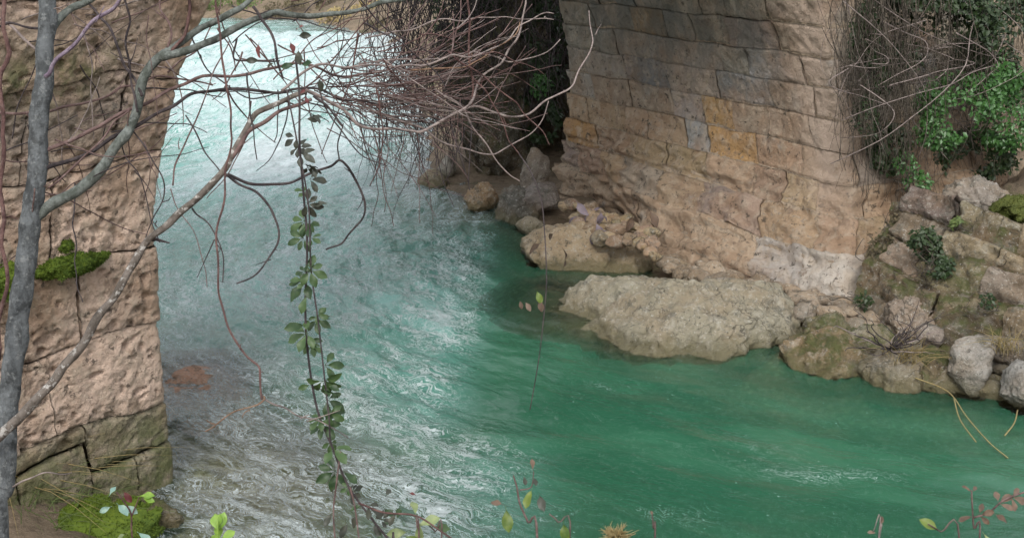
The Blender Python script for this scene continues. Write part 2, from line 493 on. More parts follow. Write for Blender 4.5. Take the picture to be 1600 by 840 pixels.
# ------------------------------------------------------------------ rocks
_ico = {}
def ico(n):
    if n not in _ico:
        import bmesh
        bm = bmesh.new(); bmesh.ops.create_icosphere(bm, subdivisions=n, radius=1.0)
        V = np.array([v.co[:] for v in bm.verts]); Fc = np.array([[v.index for v in f.verts] for f in bm.faces])
        bm.free(); _ico[n] = (V, Fc)
    return _ico[n]

ROCK_GEO = []       # (V, F) in world space, for the water's depth

def rock_mesh(dims, seed, sub=4, cuts=9, rough=0.10, strata=0.0, layers=0.045):
    r = np.random.default_rng(seed)
    V, Fc = ico(sub); V = V.copy()
    for _ in range(cuts):                       # flat broken faces
        n = r.normal(size=3); n /= np.linalg.norm(n)
        h = r.uniform(0.62, 0.9)
        dd = V @ n - h
        V -= np.where(dd > 0, dd * 0.92, 0)[:, None] * n
    o = r.uniform(-50, 50, 3)
    nr = V / np.linalg.norm(V, axis=1)[:, None]
    V = V * np.array(dims) * 0.5
    sc = 1.0 / max(0.12, float(np.mean(dims)))
    disp = rough * (fbm(V * sc * 2.2 + o, 5, 0.55)) + 0.45 * rough * ridged(V * sc * 6 + o, 4)
    V = V + nr * (disp * float(np.mean(dims)) * 0.8)[:, None]
    ax = np.array([r.normal() * .25, r.normal() * .25, 1.0]); ax /= np.linalg.norm(ax)
    lay = (V @ ax) * (5.5 * sc) + 0.9 * perlin(V * sc * 1.6 + o) + r.uniform(0, 9)
    li = np.floor(lay).astype(int); hsh = (np.sin(li * 12.9898 + seed) * 43758.5453) % 1.0
    edge_ = np.minimum(lay - li, 1 - lay + li)
    V = V + nr * ((layers * (hsh - 0.5) - 0.5 * layers * np.exp(-(edge_ / 0.07) ** 2)) * float(np.mean(dims)))[:, None] * (1 - np.abs(nr @ ax) ** 2)[:, None]
    vert = perlin(V * sc * np.array([2.4, 2.4, 0.7]) + o + 40)
    V = V - nr * (0.9 * layers * float(np.mean(dims)) * np.exp(-(vert / 0.035) ** 2))[:, None]
    if strata:
        V[:, 2] += strata * np.sin(V[:, 2] * 30 + 3 * perlin(V * 2 + o))
    return V, Fc

def rock(name, label, cat, px, py, dims, z=0.0, rz=0.0, tilt=(0, 0), seed=1, col=(0.36, 0.31, 0.24), sub=4, cuts=9, rough=0.10,
         mat=None, group=None, at=None, taper=0.0, parent=None, layers=0.045):
    V, Fc = rock_mesh(dims, seed, sub, cuts, rough, 0.0, layers)
    if taper:
        k = 1 + taper * V[:, 2] / dims[2] * 2
        V[:, 0] *= k; V[:, 1] *= k
    cx, cy, sx, cs = math.cos(tilt[0]), math.cos(tilt[1]), math.sin(tilt[0]), math.sin(tilt[1])
    Rx = np.array([[1, 0, 0], [0, cx, -sx], [0, sx, cx]]); Ry = np.array([[cy, 0, cs], [0, 1, 0], [-cs, 0, cy]])
    Rz = np.array([[math.cos(rz), -math.sin(rz), 0], [math.sin(rz), math.cos(rz), 0], [0, 0, 1]])
    V = V @ (Rz @ Ry @ Rx).T
    loc = np.array(at) if at is not None else W(px, py, z)
    o = obj(name, mesh_np(name, V, Fc), mat or M_ROCK)
    o.location = loc
    o.color = (*col, 1)
    if parent is None: tag(o, label, cat, group)
    else:
        o.parent = parent
    ROCK_GEO.append((V + loc, Fc))
    return o

PALE = (0.44, 0.39, 0.30); TAN = (0.42, 0.32, 0.21); GREY = (0.30, 0.28, 0.25); DKGREY = (0.15, 0.14, 0.12); BROWN = (0.26, 0.19, 0.11); PINK = (0.42, 0.32, 0.26)
rock('boulder', 'largest pale boulder with mottled grey flank lying half in the green water', 'boulder', 1028, 516, (2.5, 2.4, 1.10), -0.10, -0.5, (0.16, -0.14), 11, (0.35, 0.32, 0.24), 7, 3, 0.075, layers=0.02)
rock('boulder', 'submerged greenish toe of rock under the water left of the largest boulder', 'boulder', 955, 530, (2.7, 2.6, 0.80), -0.385, -0.5, (0.05, -0.08), 12, (0.62, 0.56, 0.40), 5, 3, 0.06, layers=0.01)
rock('boulder', 'smooth tan ledge boulder below the rubble heap, behind the largest boulder', 'boulder', 925, 402, (1.7, 1.7, 0.85), -0.02, -0.35, (0.0, 0.05), 23, (0.47, 0.37, 0.25), 6, 7, 0.09)
rock('boulder', 'grey flat slab wedged between the largest boulder and the wall footing', 'boulder', 1195, 510, (0.85, 0.75, 0.5), 0.06, -0.5, (0.1, 0.25), 31, (0.36, 0.33, 0.25), 5, 8, 0.08)
rock('boulder', 'brown mossy boulder sloping into the water right of the grey slab', 'boulder', 1290, 562, (0.85, 0.8, 0.5), 0.02, -0.3, (0.1, 0.15), 35, BROWN, 5, 6, 0.12, M_MOSSROCK)
rock('boulder', 'dark wet rock below the grass tuft, half under water', 'boulder', 1395, 590, (0.55, 0.6, 0.5), 0.02, 0.2, (0.1, 0.2), 36, (0.26, 0.23, 0.17), 5, 8, 0.10)
rock('boulder', 'square grey boulder standing at the water edge by the right border', 'boulder', 1517, 572, (0.44, 0.42, 0.56), 0.22, 0.25, (0.0, 0.12), 41, (0.36, 0.34, 0.31), 5, 12, 0.06)
rock('boulder', 'rounded grey boulder cut by the right border of the picture', 'boulder', 1598, 606, (0.42, 0.5, 0.42), 0.16, 0.2, (0.1, 0.1), 43, (0.30, 0.29, 0.27), 5, 10, 0.07)
rock('boulder', 'dark brown mossy rock beside the square grey boulder', 'boulder', 1452, 582, (0.42, 0.5, 0.4), 0.08, 0.3, (0.1, 0.2), 44, (0.13, 0.11, 0.07), 5, 9, 0.12, M_MOSSROCK)
rock('boulder', 'dark mossy rock under the pale footing blocks', 'boulder', 1290, 522, (0.45, 0.5, 0.4), 0.12, 0.1, (0.1, 0.1), 45, (0.20, 0.18, 0.11), 5, 9, 0.12, M_MOSSROCK)
rock('boulder', 'tan lichened rock behind the dark wet rock', 'boulder', 1362, 545, (0.55, 0.5, 0.4), 0.10, 0.5, (0.1, 0.2), 46, (0.27, 0.24, 0.17), 5, 9, 0.12, M_MOSSROCK)
rock('boulder', 'dark grey creased rock at the waterline below the bush', 'boulder', 812, 328, (0.62, 0.7, 0.62), 0.12, -0.4, (0.2, 0.2), 51, DKGREY, 5, 10, 0.13)
rock('boulder', 'orange tan rock at the waterline under the dark outcrop', 'boulder', 752, 312, (0.42, 0.5, 0.5), 0.12, 0.2, (0.1, 0.1), 53, (0.36, 0.25, 0.15), 5, 10, 0.10)
rock('boulder', 'purplish grey angular rock leaning on the wall end', 'boulder', 846, 308, (0.55, 0.6, 0.5), 0.32, -0.5, (0.1, 0.35), 55, (0.27, 0.235, 0.215), 5, 11, 0.08)
rock('boulder', 'upright grey brown slab behind the waterline rocks', 'boulder', 835, 275, (0.4, 0.5, 0.8), 0.55, 0.2, (0.1, 0.3), 57, (0.24, 0.20, 0.165), 5, 11, 0.08)
rock('boulder', 'pale rock in the far water left of the dark outcrop', 'boulder', 676, 284, (0.42, 0.45, 0.4), 0.05, 0.2, (0.1, 0.2), 61, (0.42, 0.36, 0.26), 4, 11, 0.08)
rock('boulder', 'small white rock tucked against the foot of the dark outcrop', 'boulder', 699, 262, (0.24, 0.3, 0.42), 0.18, 0.2, (0.1, 0.2), 62, (0.50, 0.46, 0.40), 4, 11, 0.08)
rock('boulder', 'low pale rock at the waterline left of the ledge boulder', 'boulder', 832, 357, (0.42, 0.45, 0.28), 0.04, 0.2, (0.1, 0.1), 63, (0.40, 0.35, 0.26), 4, 9, 0.09)
rock('boulder', 'sunken reddish brown rock in the shallows against the left pier', 'boulder', 288, 638, (1.25, 1.8, 0.5), -0.245, 0.2, (0.0, 0.0), 65, (0.62, 0.37, 0.26), 5, 3, 0.06, M_SUNK)
for i, (px, py, w_, z_, cl, txt) in enumerate([
        (1112, 432, 0.42, 0.16, (0.46, 0.36, 0.26), 'pointed tan stone leaning above the largest boulder'),
        (1064, 416, 0.26, 0.16, (0.36, 0.28, 0.19), 'brown stone between the ledge boulder and the pointed tan stone'),
        (1135, 452, 0.34, 0.16, (0.30, 0.27, 0.23), 'grey stone right of the pointed tan stone'),
        (1160, 466, 0.20, 0.18, (0.40, 0.31, 0.24), 'small tan stone between two grey stones'),
        (1186, 468, 0.17, 0.22, (0.52, 0.38, 0.30), 'small pinkish pebble under the footing'),
        (1216, 479, 0.34, 0.16, (0.42, 0.36, 0.28), 'rounded cream stone right of the pinkish pebble'),
        (1256, 490, 0.26, 0.18, (0.34, 0.30, 0.25), 'small grey stone under the pale footing block'),
        (1034, 408, 0.20, 0.16, (0.44, 0.33, 0.21), 'small orange tan stone at the right end of the ledge boulder'),
        (1090, 446, 0.36, 0.08, (0.46, 0.38, 0.28), 'flat tan stone touching the top of the largest boulder'),
        (1180, 487, 0.28, 0.10, (0.40, 0.35, 0.27), 'flat stone touching the grey slab'),
        (1420, 548, 0.30, 0.16, (0.22, 0.20, 0.15), 'dark stone beneath the leafless shrub'),
        (1340, 512, 0.26, 0.18, (0.33, 0.29, 0.23), 'tan stone below the two pale footing blocks'),
        (1450, 528, 0.34, 0.24, (0.30, 0.25, 0.21), 'brown stone up the bank left of the square grey boulder'),
        (1575, 548, 0.30, 0.30, (0.24, 0.20, 0.16), 'dark stone above the boulder cut by the border')]):
    rock('stone', txt, 'stone', px, py, (w_, w_ * 0.9, w_ * 0.75), z_, i * 0.7, (0.1 * (i % 3), 0.15), 80 + i, cl, 4, 11, 0.08)
r2 = np.random.default_rng(3)
for i in range(80):                      # rubble heap between ledge boulder and wall
    a, b = r2.uniform(0, 1), r2.uniform(0, 1)
    px = 868 + 150 * a + 10 * b; py = 322 + 52 * a + (b - 0.35) * 46
    s = r2.uniform(0.08, 0.22)
    cl = np.array((0.42, 0.31, 0.20)) * r2.uniform(0.65, 1.2) + r2.uniform(-0.02, 0.02, 3)
    rock('rubble_stone', 'small tan stone in the rubble heap behind the ledge boulder', 'stone', px, py, (s * r2.uniform(0.8, 1.6), s, s * r2.uniform(0.5, 0.9)), 0.36 + 0.14 * (1 - b),
         r2.uniform(0, 6), (r2.uniform(-.3, .3), r2.uniform(-.3, .3)), 200 + i, cl, 3, 10, 0.07, group='rubble heap by the wall')
for i in range(90):                      # loose stones under the footing
    a = (i + r2.uniform(0, 1)) / 90
    px = 1040 + 400 * a; py = 412 + 108 * a + r2.uniform(-16, 14)
    s = r2.uniform(0.08, 0.24)
    cl = np.array((0.38, 0.30, 0.22)) * r2.uniform(0.6, 1.2)
    rock('loose_stone', 'little loose stone along the foot of the right wall', 'stone', px, py, (s * 1.3, s, s * 0.7), 0.20, r2.uniform(0, 6), (r2.uniform(-.3, .3), 0), 300 + i, cl, 3, 10, 0.07,
         group='loose stones along the wall foot')

# dark outcrop upstream of the bridge on the right bank
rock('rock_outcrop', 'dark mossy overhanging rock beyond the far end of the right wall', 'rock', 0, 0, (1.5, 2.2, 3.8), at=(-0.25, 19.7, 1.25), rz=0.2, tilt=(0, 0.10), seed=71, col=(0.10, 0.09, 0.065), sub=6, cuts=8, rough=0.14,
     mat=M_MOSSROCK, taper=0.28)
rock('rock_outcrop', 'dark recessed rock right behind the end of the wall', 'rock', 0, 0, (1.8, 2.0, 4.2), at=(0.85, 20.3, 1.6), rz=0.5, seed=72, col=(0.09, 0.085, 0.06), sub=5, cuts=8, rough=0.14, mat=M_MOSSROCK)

# ------------------------------------------------------------------ water
wx = spread(-4.0, 4.6, 0.02, -45, 45, 1.045)
wy = [5.4]
while wy[-1] < 46: wy.append(wy[-1] * 1.0027)
wy = np.array(wy)
WX, WY = np.meshgrid(wx, wy, indexing='ij')
X, Y = WX.ravel(), WY.ravel()
lev = water_level(X, Y)
sill = Y + 0.25 * (X + 5)
rapid = sstep(19.5, 25, sill) * sstep(33.2, 31.2, sill)
C0 = np.array([6.1, 16.1])
rr = np.hypot(X - C0[0], Y - C0[1]); th = np.arctan2(Y - C0[1], X - C0[0]) % (2 * math.pi)
UVF = np.stack([rr, th * 8.0], 1)
env = 0.64 * rapid
agit = rapid.copy()
for px, py, sx, sy, st in [(470, 235, 1.9, 3.0, .75), (330, 290, 1.6, 2.4, .36), (520, 390, 1.2, 2.2, .36), (640, 480, .75, 1.0, .42), (705, 510, .30, .7, .36), (650, 690, .7, .55, .36), (560, 600, .8, .8, .34),
                           (360, 470, 1.0, 1.5, .36), (760, 730, .5, .4, .26), (1045, 805, .45, .2, .24), (1150, 700, .6, .5, .16), (1330, 745, .7, .25, .18), (620, 800, .6, .5, .32),
                           (960, 600, .35, .25, .22), (400, 740, .9, 1.0, .24), (700, 420, .4, .8, .30), (590, 290, .8, 1.6, .36)]:
    c = W(px, py)
    g = np.exp(-((X - c[0]) / sx) ** 2 - ((Y - c[1]) / sy) ** 2)
    env = env + st * g * (1 - rapid); agit = np.maximum(agit, g * st)
env = np.clip(env, 0, 0.9)
shear = np.exp(-((X - W(740, 500)[0] - 0.06 * (Y - 11)) / 0.5) ** 2)
left = sstep(W(800, 500)[0], W(690, 500)[0], X - 0.05 * (Y - 11.5))
left = np.maximum(left * sstep(8, 9.5, Y), sstep(0.6, -0.4, X) * sstep(9.5, 8, Y))
calm = 1 - left
pw = np.stack([X, Y, np.zeros_like(X)], 1)
env = np.clip(np.maximum(env, 0.16 * left + 0.75 * env + 0.0), 0, 0.9)
aer = env * np.clip(left + rapid, 0, 1)
env = (lambda s_: lambda a_, b_: a_ * (1 - s_) + b_ * s_)(sstep(0.15, 0.9, left + rapid + 0.25 * fbm(pw * 1.6, 3)))(np.minimum(env * 1.25, 0.6), np.clip(0.24 * left + 0.70 * env, 0, 0.9))
shallow_w = np.exp(-(((X + 1.9) * 0.8 + (Y - 8.6) * 0.45) / 0.95) ** 2 - (((Y - 8.2) * 0.8 - (X + 2.0) * 0.45) / 2.2) ** 2)
pf = np.stack([UVF[:, 0] * 1.0, UVF[:, 1] * 0.5, np.zeros_like(X)], 1)
wz = lev.copy()
wz += (0.020 + 0.030 * left) * fbm(pf * 1.5, 3, 0.55)
wz += (0.0045 + 0.022 * left) * ridged(pf * 3.2 + 0.3 * perlin(pw * 2.0)[:, None], 3) * 0.6
wz += 0.007 * left * ridged(pf * np.array([9, 6, 1]) + 0.5 * perlin(pw * 4)[:, None], 2)
rl = rapid * (0.6 + 0.4 * fbm(pw * 0.35, 2))
wz += 0.26 * rl * fbm(pw * 1.1, 4, 0.6) + 0.08 * rl * ridged(pw * 2.6, 3)
near_sill = np.exp(-((sill - 31.6) / 0.8) ** 2)
wz += near_sill * 0.03
gz_w = ground_z(X, Y)
depth = wz - gz_w
# rocks under the surface shorten the depth
for V, Fc in ROCK_GEO:
    lo, hi = V.min(0), V.max(0)
    if lo[2] > 0.05 or hi[1] - lo[1] < 0.22: continue
    sel = np.where((X > lo[0]) & (X < hi[0]) & (Y > lo[1]) & (Y < hi[1]))[0]
    if len(sel) == 0: continue
    bvh = BVHTree.FromPolygons(V.tolist(), Fc.tolist())
    dn = Vector((0, 0, -1))
    for i in sel:
        h = bvh.ray_cast((X[i], Y[i], 5.0), dn)[0]
        if h is not None:
            depth[i] = min(depth[i], wz[i] - h.z)
Qw = gridq(len(wx), len(wy))
keep = (gz_w[Qw] - lev[Qw]).min(1) < 0.25
Qw = Qw[keep]
used = np.unique(Qw); remap = np.full(len(X), -1); remap[used] = np.arange(len(used))
VW = np.stack([X, Y, wz], 1)[used]; Qw = remap[Qw]

m = NT('river_water')
uv = m.n('ShaderNodeUVMap', uv_map='flow').outputs['UV']
p_ = m.wpos()
dep = m.attr('depth'); en = m.attr('foam_glint'); lf = m.attr('left'); rp = m.attr('rapid')
uvs = m.mapping(uv, scale=(1.0, 0.42, 1))
warp = m.n('ShaderNodeTexNoise'); m.l(p_, warp.inputs['Vector']); warp.inputs['Scale'].default_value = 3.5; warp.inputs['Detail'].default_value = 3
wv = m.n('ShaderNodeVectorMath', operation='MULTIPLY_ADD'); m.l(warp.outputs['Color'], wv.inputs[0]); wv.inputs[1].default_value = (0.35, 0.35, 0); m.l(uvs, wv.inputs[2])
nf = m.noise(5.0, 9, 0.74, wv.outputs[0], 0.8)
nf2 = m.noise(20, 6, 0.72, wv.outputs[0], 1.2)
fil = m.math('SUBTRACT', 1.0, m.math('MULTIPLY', m.math('ABSOLUTE', m.math('SUBTRACT', nf2, 0.5)), 4.0))
pat = m.math('ADD', m.math('MULTIPLY', nf, 0.62), m.math('MULTIPLY', fil, 0.24))
val = m.math('ADD', pat, m.math('MULTIPLY', en, 0.50))
fa = m.math('ABSOLUTE', m.math('SUBTRACT', m.noise(7, 7, 0.68, m.mapping(wv.outputs[0], scale=(1, 0.8, 1)), 1.0), 0.5))
fb = m.math('ABSOLUTE', m.math('SUBTRACT', m.noise(17, 6, 0.68, wv.outputs[0], 0.8), 0.5))
wid = m.math('MULTIPLY', m.ramp(dep, 0.03, 0.22, 0.45, 1.0), m.math('MULTIPLY', m.ramp(en, 0.10, 0.80, 0.0, 0.050), m.ramp(m.noise(2.2, 5, 0.65, uvs, 0.5), 0.34, 0.60)))
la = m.math('SUBTRACT', 1.0, m.math('DIVIDE', fa, m.math('ADD', wid, 0.0005)))
lb = m.math('SUBTRACT', 1.0, m.math('DIVIDE', fb, m.math('ADD', m.math('MULTIPLY', wid, 0.8), 0.0005)))
fc = m.math('ABSOLUTE', m.math('SUBTRACT', m.noise(3.4, 6, 0.62, m.mapping(wv.outputs[0], scale=(1.5, 0.8, 1)), 0.7), 0.5))
lc = m.math('SUBTRACT', 1.0, m.math('DIVIDE', fc, m.math('ADD', m.math('MULTIPLY', m.attr('shal'), m.ramp(m.noise(5, 5, 0.65, uvs), 0.38, 0.62, 0.008, 0.06)), 0.0005)))  # broad pale bands: sky sheen over the shallows, painted into the colour
lines = m.math('MAXIMUM', m.ramp(la, 0.0, 0.5), m.math('MULTIPLY', m.ramp(lb, 0.0, 0.5), 0.9))  # thin foam streaks and, on the left, sky glints painted near-white
lines = m.math('MAXIMUM', lines, m.math('MULTIPLY', m.ramp(lc, 0.0, 0.8), 0.42))
foam_glint = m.math('MAXIMUM', m.math('MULTIPLY', m.ramp(val, 0.74, 0.90), m.ramp(m.attr('aer'), 0.48, 0.70)), m.math('MULTIPLY', lines, 0.9))
speck = m.math('MULTIPLY', m.ramp(m.voro(9, uv), 0.0, 0.10, 1, 0), m.ramp(m.noise(1.6, 3, 0.6, uvs), 0.50, 0.62))
foam_glint = m.math('MAXIMUM', foam_glint, m.math('MULTIPLY', speck, 0.8))
deepc = m.mix(m.ramp(m.noise(0.8, 5, 0.55, uvs, 0.8), 0.36, 0.64), (0.020, 0.094, 0.052), (0.038, 0.140, 0.080))
deepc = m.mix(m.math('MULTIPLY', lf, 0.85), deepc, m.mix(m.ramp(nf, 0.33, 0.58), (0.034, 0.150, 0.112), (0.090, 0.255, 0.210)))  # paler turquoise on the left, its colour also lifted against the arch's shade
col = m.mix(m.math('MULTIPLY', m.ramp(m.attr('aer'), 0.30, 0.72), m.ramp(nf, 0.3, 0.62, 0.35, 1.0)), deepc, (0.20, 0.42, 0.385))
col = m.mix(m.math('MULTIPLY', m.attr('shal'), 0.6), col, m.mix(m.ramp(nf, 0.38, 0.6), (0.12, 0.11, 0.065), (0.27, 0.24, 0.165)))
alpha = m.math('SUBTRACT', 1.0, m.math('POWER', 2.718, m.math('MULTIPLY', m.math('MAXIMUM', dep, 0.0), m.math('ADD', -2.1, m.math('MULTIPLY', m.attr('shal'), 1.3)))))
# ripples finer than the mesh
b1 = m.noise(9, 5, 0.6, m.mapping(uv, scale=(1, 0.45, 1)), 0.5)
b2 = m.noise(30, 4, 0.6, m.mapping(uv, scale=(1, 0.6, 1)), 0.3)
hh = m.math('ADD', m.math('MULTIPLY', b1, m.math('ADD', 0.25, m.math('MULTIPLY', lf, 0.8))), m.math('MULTIPLY', b2, m.math('ADD', 0.06, m.math('MULTIPLY', lf, 0.28))))
nrm = m.bump(hh, 1.0, 0.03)
dif = m.n('ShaderNodeBsdfDiffuse'); m.put(dif.inputs['Color'], col)
tra = m.n('ShaderNodeBsdfTransparent'); tra.inputs['Color'].default_value = (0.80, 0.90, 0.84, 1)
body = m.n('ShaderNodeMixShader'); m.put(body.inputs[0], alpha); m.l(tra.outputs[0], body.inputs[1]); m.l(dif.outputs[0], body.inputs[2])
glo = m.n('ShaderNodeBsdfGlossy'); glo.inputs['Roughness'].default_value = 0.06; m.l(nrm, glo.inputs['Normal'])
fre = m.n('ShaderNodeFresnel'); fre.inputs['IOR'].default_value = 1.33; m.l(nrm, fre.inputs['Normal'])
surf = m.n('ShaderNodeMixShader'); m.l(fre.outputs[0], surf.inputs[0]); m.l(body.outputs[0], surf.inputs[1]); m.l(glo.outputs[0], surf.inputs[2])
fo = m.n('ShaderNodeBsdfDiffuse'); fo.inputs['Color'].default_value = (0.66, 0.73, 0.74, 1)
m.l(m.bump(nf, 1.0, 0.15), fo.inputs['Normal'])
fin = m.n('ShaderNodeMixShader'); m.l(foam_glint, fin.inputs[0]); m.l(surf.outputs[0], fin.inputs[1]); m.l(fo.outputs[0], fin.inputs[2])
m.l(fin.outputs[0], m.out.inputs['Surface'])
M_WATER = m.m
water = obj('river', mesh_np('river', VW, Qw, attrs={'aer': aer[used], 'shal': shallow_w[used], 'depth': depth[used], 'foam_glint': env[used], 'left': np.clip(left + rapid, 0, 1)[used], 'rapid': rapid[used]}, uv=UVF[used]), M_WATER)
tag(water, 'emerald green river with white rapids upstream flowing under the bridge', 'river', kind='structure')

# ------------------------------------------------------------------ the stone bridge
E2 = np.array([math.cos(math.radians(31)), math.sin(math.radians(31)), 0]); D2 = np.array([-E2[1], E2[0], 0])
LC = W(270, 750); LC[2] = 0
FARC = W(885, 310); FARC[2] = 0
SPAN = float((FARC - LC) @ E2); LEN = float((FARC - LC) @ D2)
RAD, SPRING = SPAN / 2, 1.7
def inset(z):
    dz = np.clip(z - SPRING, 0, RAD * 0.999)
    return RAD - np.sqrt(RAD ** 2 - dz ** 2)
def uvz(u, v, z):
    u, v, z = np.broadcast_arrays(np.asarray(u, float), np.asarray(v, float), np.asarray(z, float))
    return LC[None, :] + u[:, None] * E2 + v[:, None] * D2 + z[:, None] * np.array([0, 0, 1.0])
def v_corner(z):
    return np.interp(z, [-0.5, 0, 1, 2, 3.2, 6], [0.0, 0.15, 0.75, 1.10, 1.28, 1.3])

bridge = thing('stone_bridge', 'weathered stone arch bridge whose two piers frame the river', 'bridge', tuple(LC))
def bpart(name, V, Q, mat, attrs=None, smooth=True, par=None):
    o = obj(name, mesh_np(name, V - LC, Q, smooth, attrs), mat, par or bridge)
    return o

def surf_right(q, z):
    a = np.sqrt(q * q + 0.09 ** 2)
    along, across = (q + a) / 2, (a - q) / 2
    flare = 0.72 * sstep(1.35, -0.15, z) ** 1.3 * (1 - 0.92 * sstep(2.8, 5.0, q)) + 0.06 * sstep(1.5, 0.3, z)
    u = SPAN - inset(z) - flare + across
    v = v_corner(z) + along - 0.10 * sstep(0.75, 0, z)
    return uvz(u, v, z)

W2 = np.array([math.sin(math.radians(36)), math.cos(math.radians(36)), 0])     # run of the left wing wall
def surf_left(t, z):
    a = np.sqrt(t * t + 0.035 ** 2)
    back, along = (t + a) / 2, (a - t) / 2
    base = uvz(inset(z + 0.22), np.zeros_like(z), z)
    return base - back[:, None] * W2 + along[:, None] * D2

def normals(fn, q, z):
    h = 1e-3
    a = fn(q + h, z) - fn(q - h, z); b = fn(q, z + h) - fn(q, z - h)
    n = np.cross(a, b)
    return n / (np.linalg.norm(n, axis=1)[:, None] + 1e-12)

def erosion_right(p, q, z):
    low = sstep(1.6, 0.7, z)
    n = 0.020 * fbm(p * 2.2, 4) + 0.012 * fbm(p * 9, 4, 0.6)
    bed = p * np.array([0.8, 0.8, 2.6])
    n += low * (0.12 * fbm(bed * 1.1, 4, 0.55) + 0.05 * ridged(bed * 1.7, 4))
    lz = (z + 0.14 * perlin(np.stack([q * 0.55, z * 0.4, np.full_like(q, 2.2)], 1))) / 0.46
    fr = lz - np.floor(lz); hs_ = (np.sin(np.floor(lz) * 7.7 + np.floor(q * 0.45 + 0.37 * np.floor(lz)) * 3.1) * 43758.5) % 1.0
    n += low * (0.01 + 0.075 * hs_) * ((1 - fr) ** 1.6 * sstep(0.0, 0.06, fr) - 0.35)
    n += 0.012 * sstep(0.2, 0.5, perlin(p * 7.0)) * -1.0
    return n

def erosion_left(p, q, z):
    n = 0.018 * fbm(p * 2.0, 4) + 0.011 * fbm(p * 8, 4, 0.6) + 0.007 * fbm(p * 26, 3, 0.6)
    mid = sstep(0.35, 0.7, z)
    bed = p.copy(); bed[:, 2] *= 1.8
    hole = sstep(0.30, 0.62, perlin(bed * 7.5)) + 0.8 * sstep(0.28, 0.55, perlin(bed * 15 + 31)) * sstep(-0.2, 0.3, perlin(p * 2.1 + 4))
    n -= 0.040 * hole * (0.25 + 0.75 * mid)
    n += 0.011 * ridged(bed * 3.3, 3) * mid
    n *= 0.45 + 0.55 * sstep(0.0, 0.16, q)
    return n

def make_stone(fn, ero, q0, q1, z0, z1, res, gap, edge, drop, off, warp, sign, parent_mat, col, sdark, smoss, tilt):
    nu = max(5, int((q1 - q0) / res)); nv = max(5, int((z1 - z0) / res))
    qs = np.linspace(q0 + gap, q1 - gap, nu); zs = np.linspace(z0 + gap, z1 - gap, nv)
    # inner rows packed to the border so the edge rolls over
    Qg, Zg = np.meshgrid(qs, zs, indexing='ij'); qf, zf = Qg.ravel(), Zg.ravel()
    dq = np.minimum(qf - q0, q1 - qf); dz = np.minimum(zf - z0, z1 - zf)
    wq, wz_ = warp(qf, zf)
    pb = fn(wq, wz_)
    rag = 1 + 1.3 * perlin(pb * 5.0) + 0.8 * perlin(pb * 14.0)
    ed = np.minimum(dq * (1.6 if z0 > 0.8 else 6.0) + 0.004, dz)
    fall = np.clip(1 - ed / (edge * np.clip(rag, 0.35, 2)), 0, 1) ** 2
    n = normals(fn, wq, wz_) * sign
    h = ero(pb, wq, wz_) + off - drop * fall + tilt * ((zf - (z0 + z1) / 2) / max(0.1, z1 - z0))
    V = pb + n * h[:, None]
    # skirt going into the wall
    idx = np.arange(nu * nv).reshape(nu, nv)
    ring = np.concatenate([idx[:, 0], idx[-1, 1:], idx[-2::-1, -1], idx[0, -2:0:-1]])
    back = pb[ring] - n[ring] * 0.13
    Q = gridq(nu, nv)
    if sign < 0: Q = Q[:, ::-1]
    o = len(V); k = len(ring); j = np.arange(k); j2 = (j + 1) % k
    sk = np.stack([ring[j], o + j, o + j2, ring[j2]], 1)
    if sign > 0: sk = sk[:, ::-1]
    Vall = np.vstack([V, back]); Qall = np.vstack([Q, sk])
    zz = np.concatenate([wz_, wz_[ring]]); qq = np.concatenate([wq, wq[ring]])
    return Vall, Qall, qq, zz

def warp_r(q, z):
    pz = np.stack([q * 0.9, z * 0.9, np.full_like(q, 3.3)], 1)
    pz2 = np.stack([q * 2.5, z * 2.5, np.full_like(q, 8.1)], 1)
    return q + 0.05 * perlin(pz2 + 5), z + 0.03 * perlin(pz) + 0.02 * perlin(pz2)

def warp_l(q, z):
    pz = np.stack([q * 1.4, z * 1.4, np.full_like(q, 12.3)], 1)
    return q + 0.06 * perlin(pz + 5), z + 0.09 * perlin(pz)

# cores behind the stones
zz = np.linspace(-1.2, 5.2, 150); qq = np.linspace(-3.2, LEN + 0.0, 220)
Qg, Zg = np.meshgrid(qq, zz, indexing='ij'); qf, zf = Qg.ravel(), Zg.ravel()
vmax = np.minimum(qf, LEN - v_corner(zf) - 0.03)
pc = surf_right(vmax, zf); nr_ = normals(surf_right, vmax, zf)
SIGN_R = 1.0 if (nr_[len(nr_) // 2] @ -E2) > 0 else -1.0
core = pc + SIGN_R * nr_ * (erosion_right(pc, vmax, zf) - 0.020)[:, None]
core_r = bpart('pier_core', core, gridq(len(qq), len(zz)), M_MORTAR)
tq = np.linspace(-2.5, 3.2, 150); zl = np.linspace(-1.2, 5.2, 150)
Qg, Zg = np.meshgrid(tq, zl, indexing='ij'); qf, zf = Qg.ravel(), Zg.ravel()
pc = surf_left(qf, zf); nl_ = normals(surf_left, qf, zf)
SIGN_L = 1.0 if (nl_[-30] @ (-D2)) > 0 else -1.0
core_l = bpart('pier_core', pc + SIGN_L * nl_ * (erosion_left(pc, qf, zf) * 0.6 - 0.05)[:, None], gridq(len(tq), len(zl)), M_MORTAR)

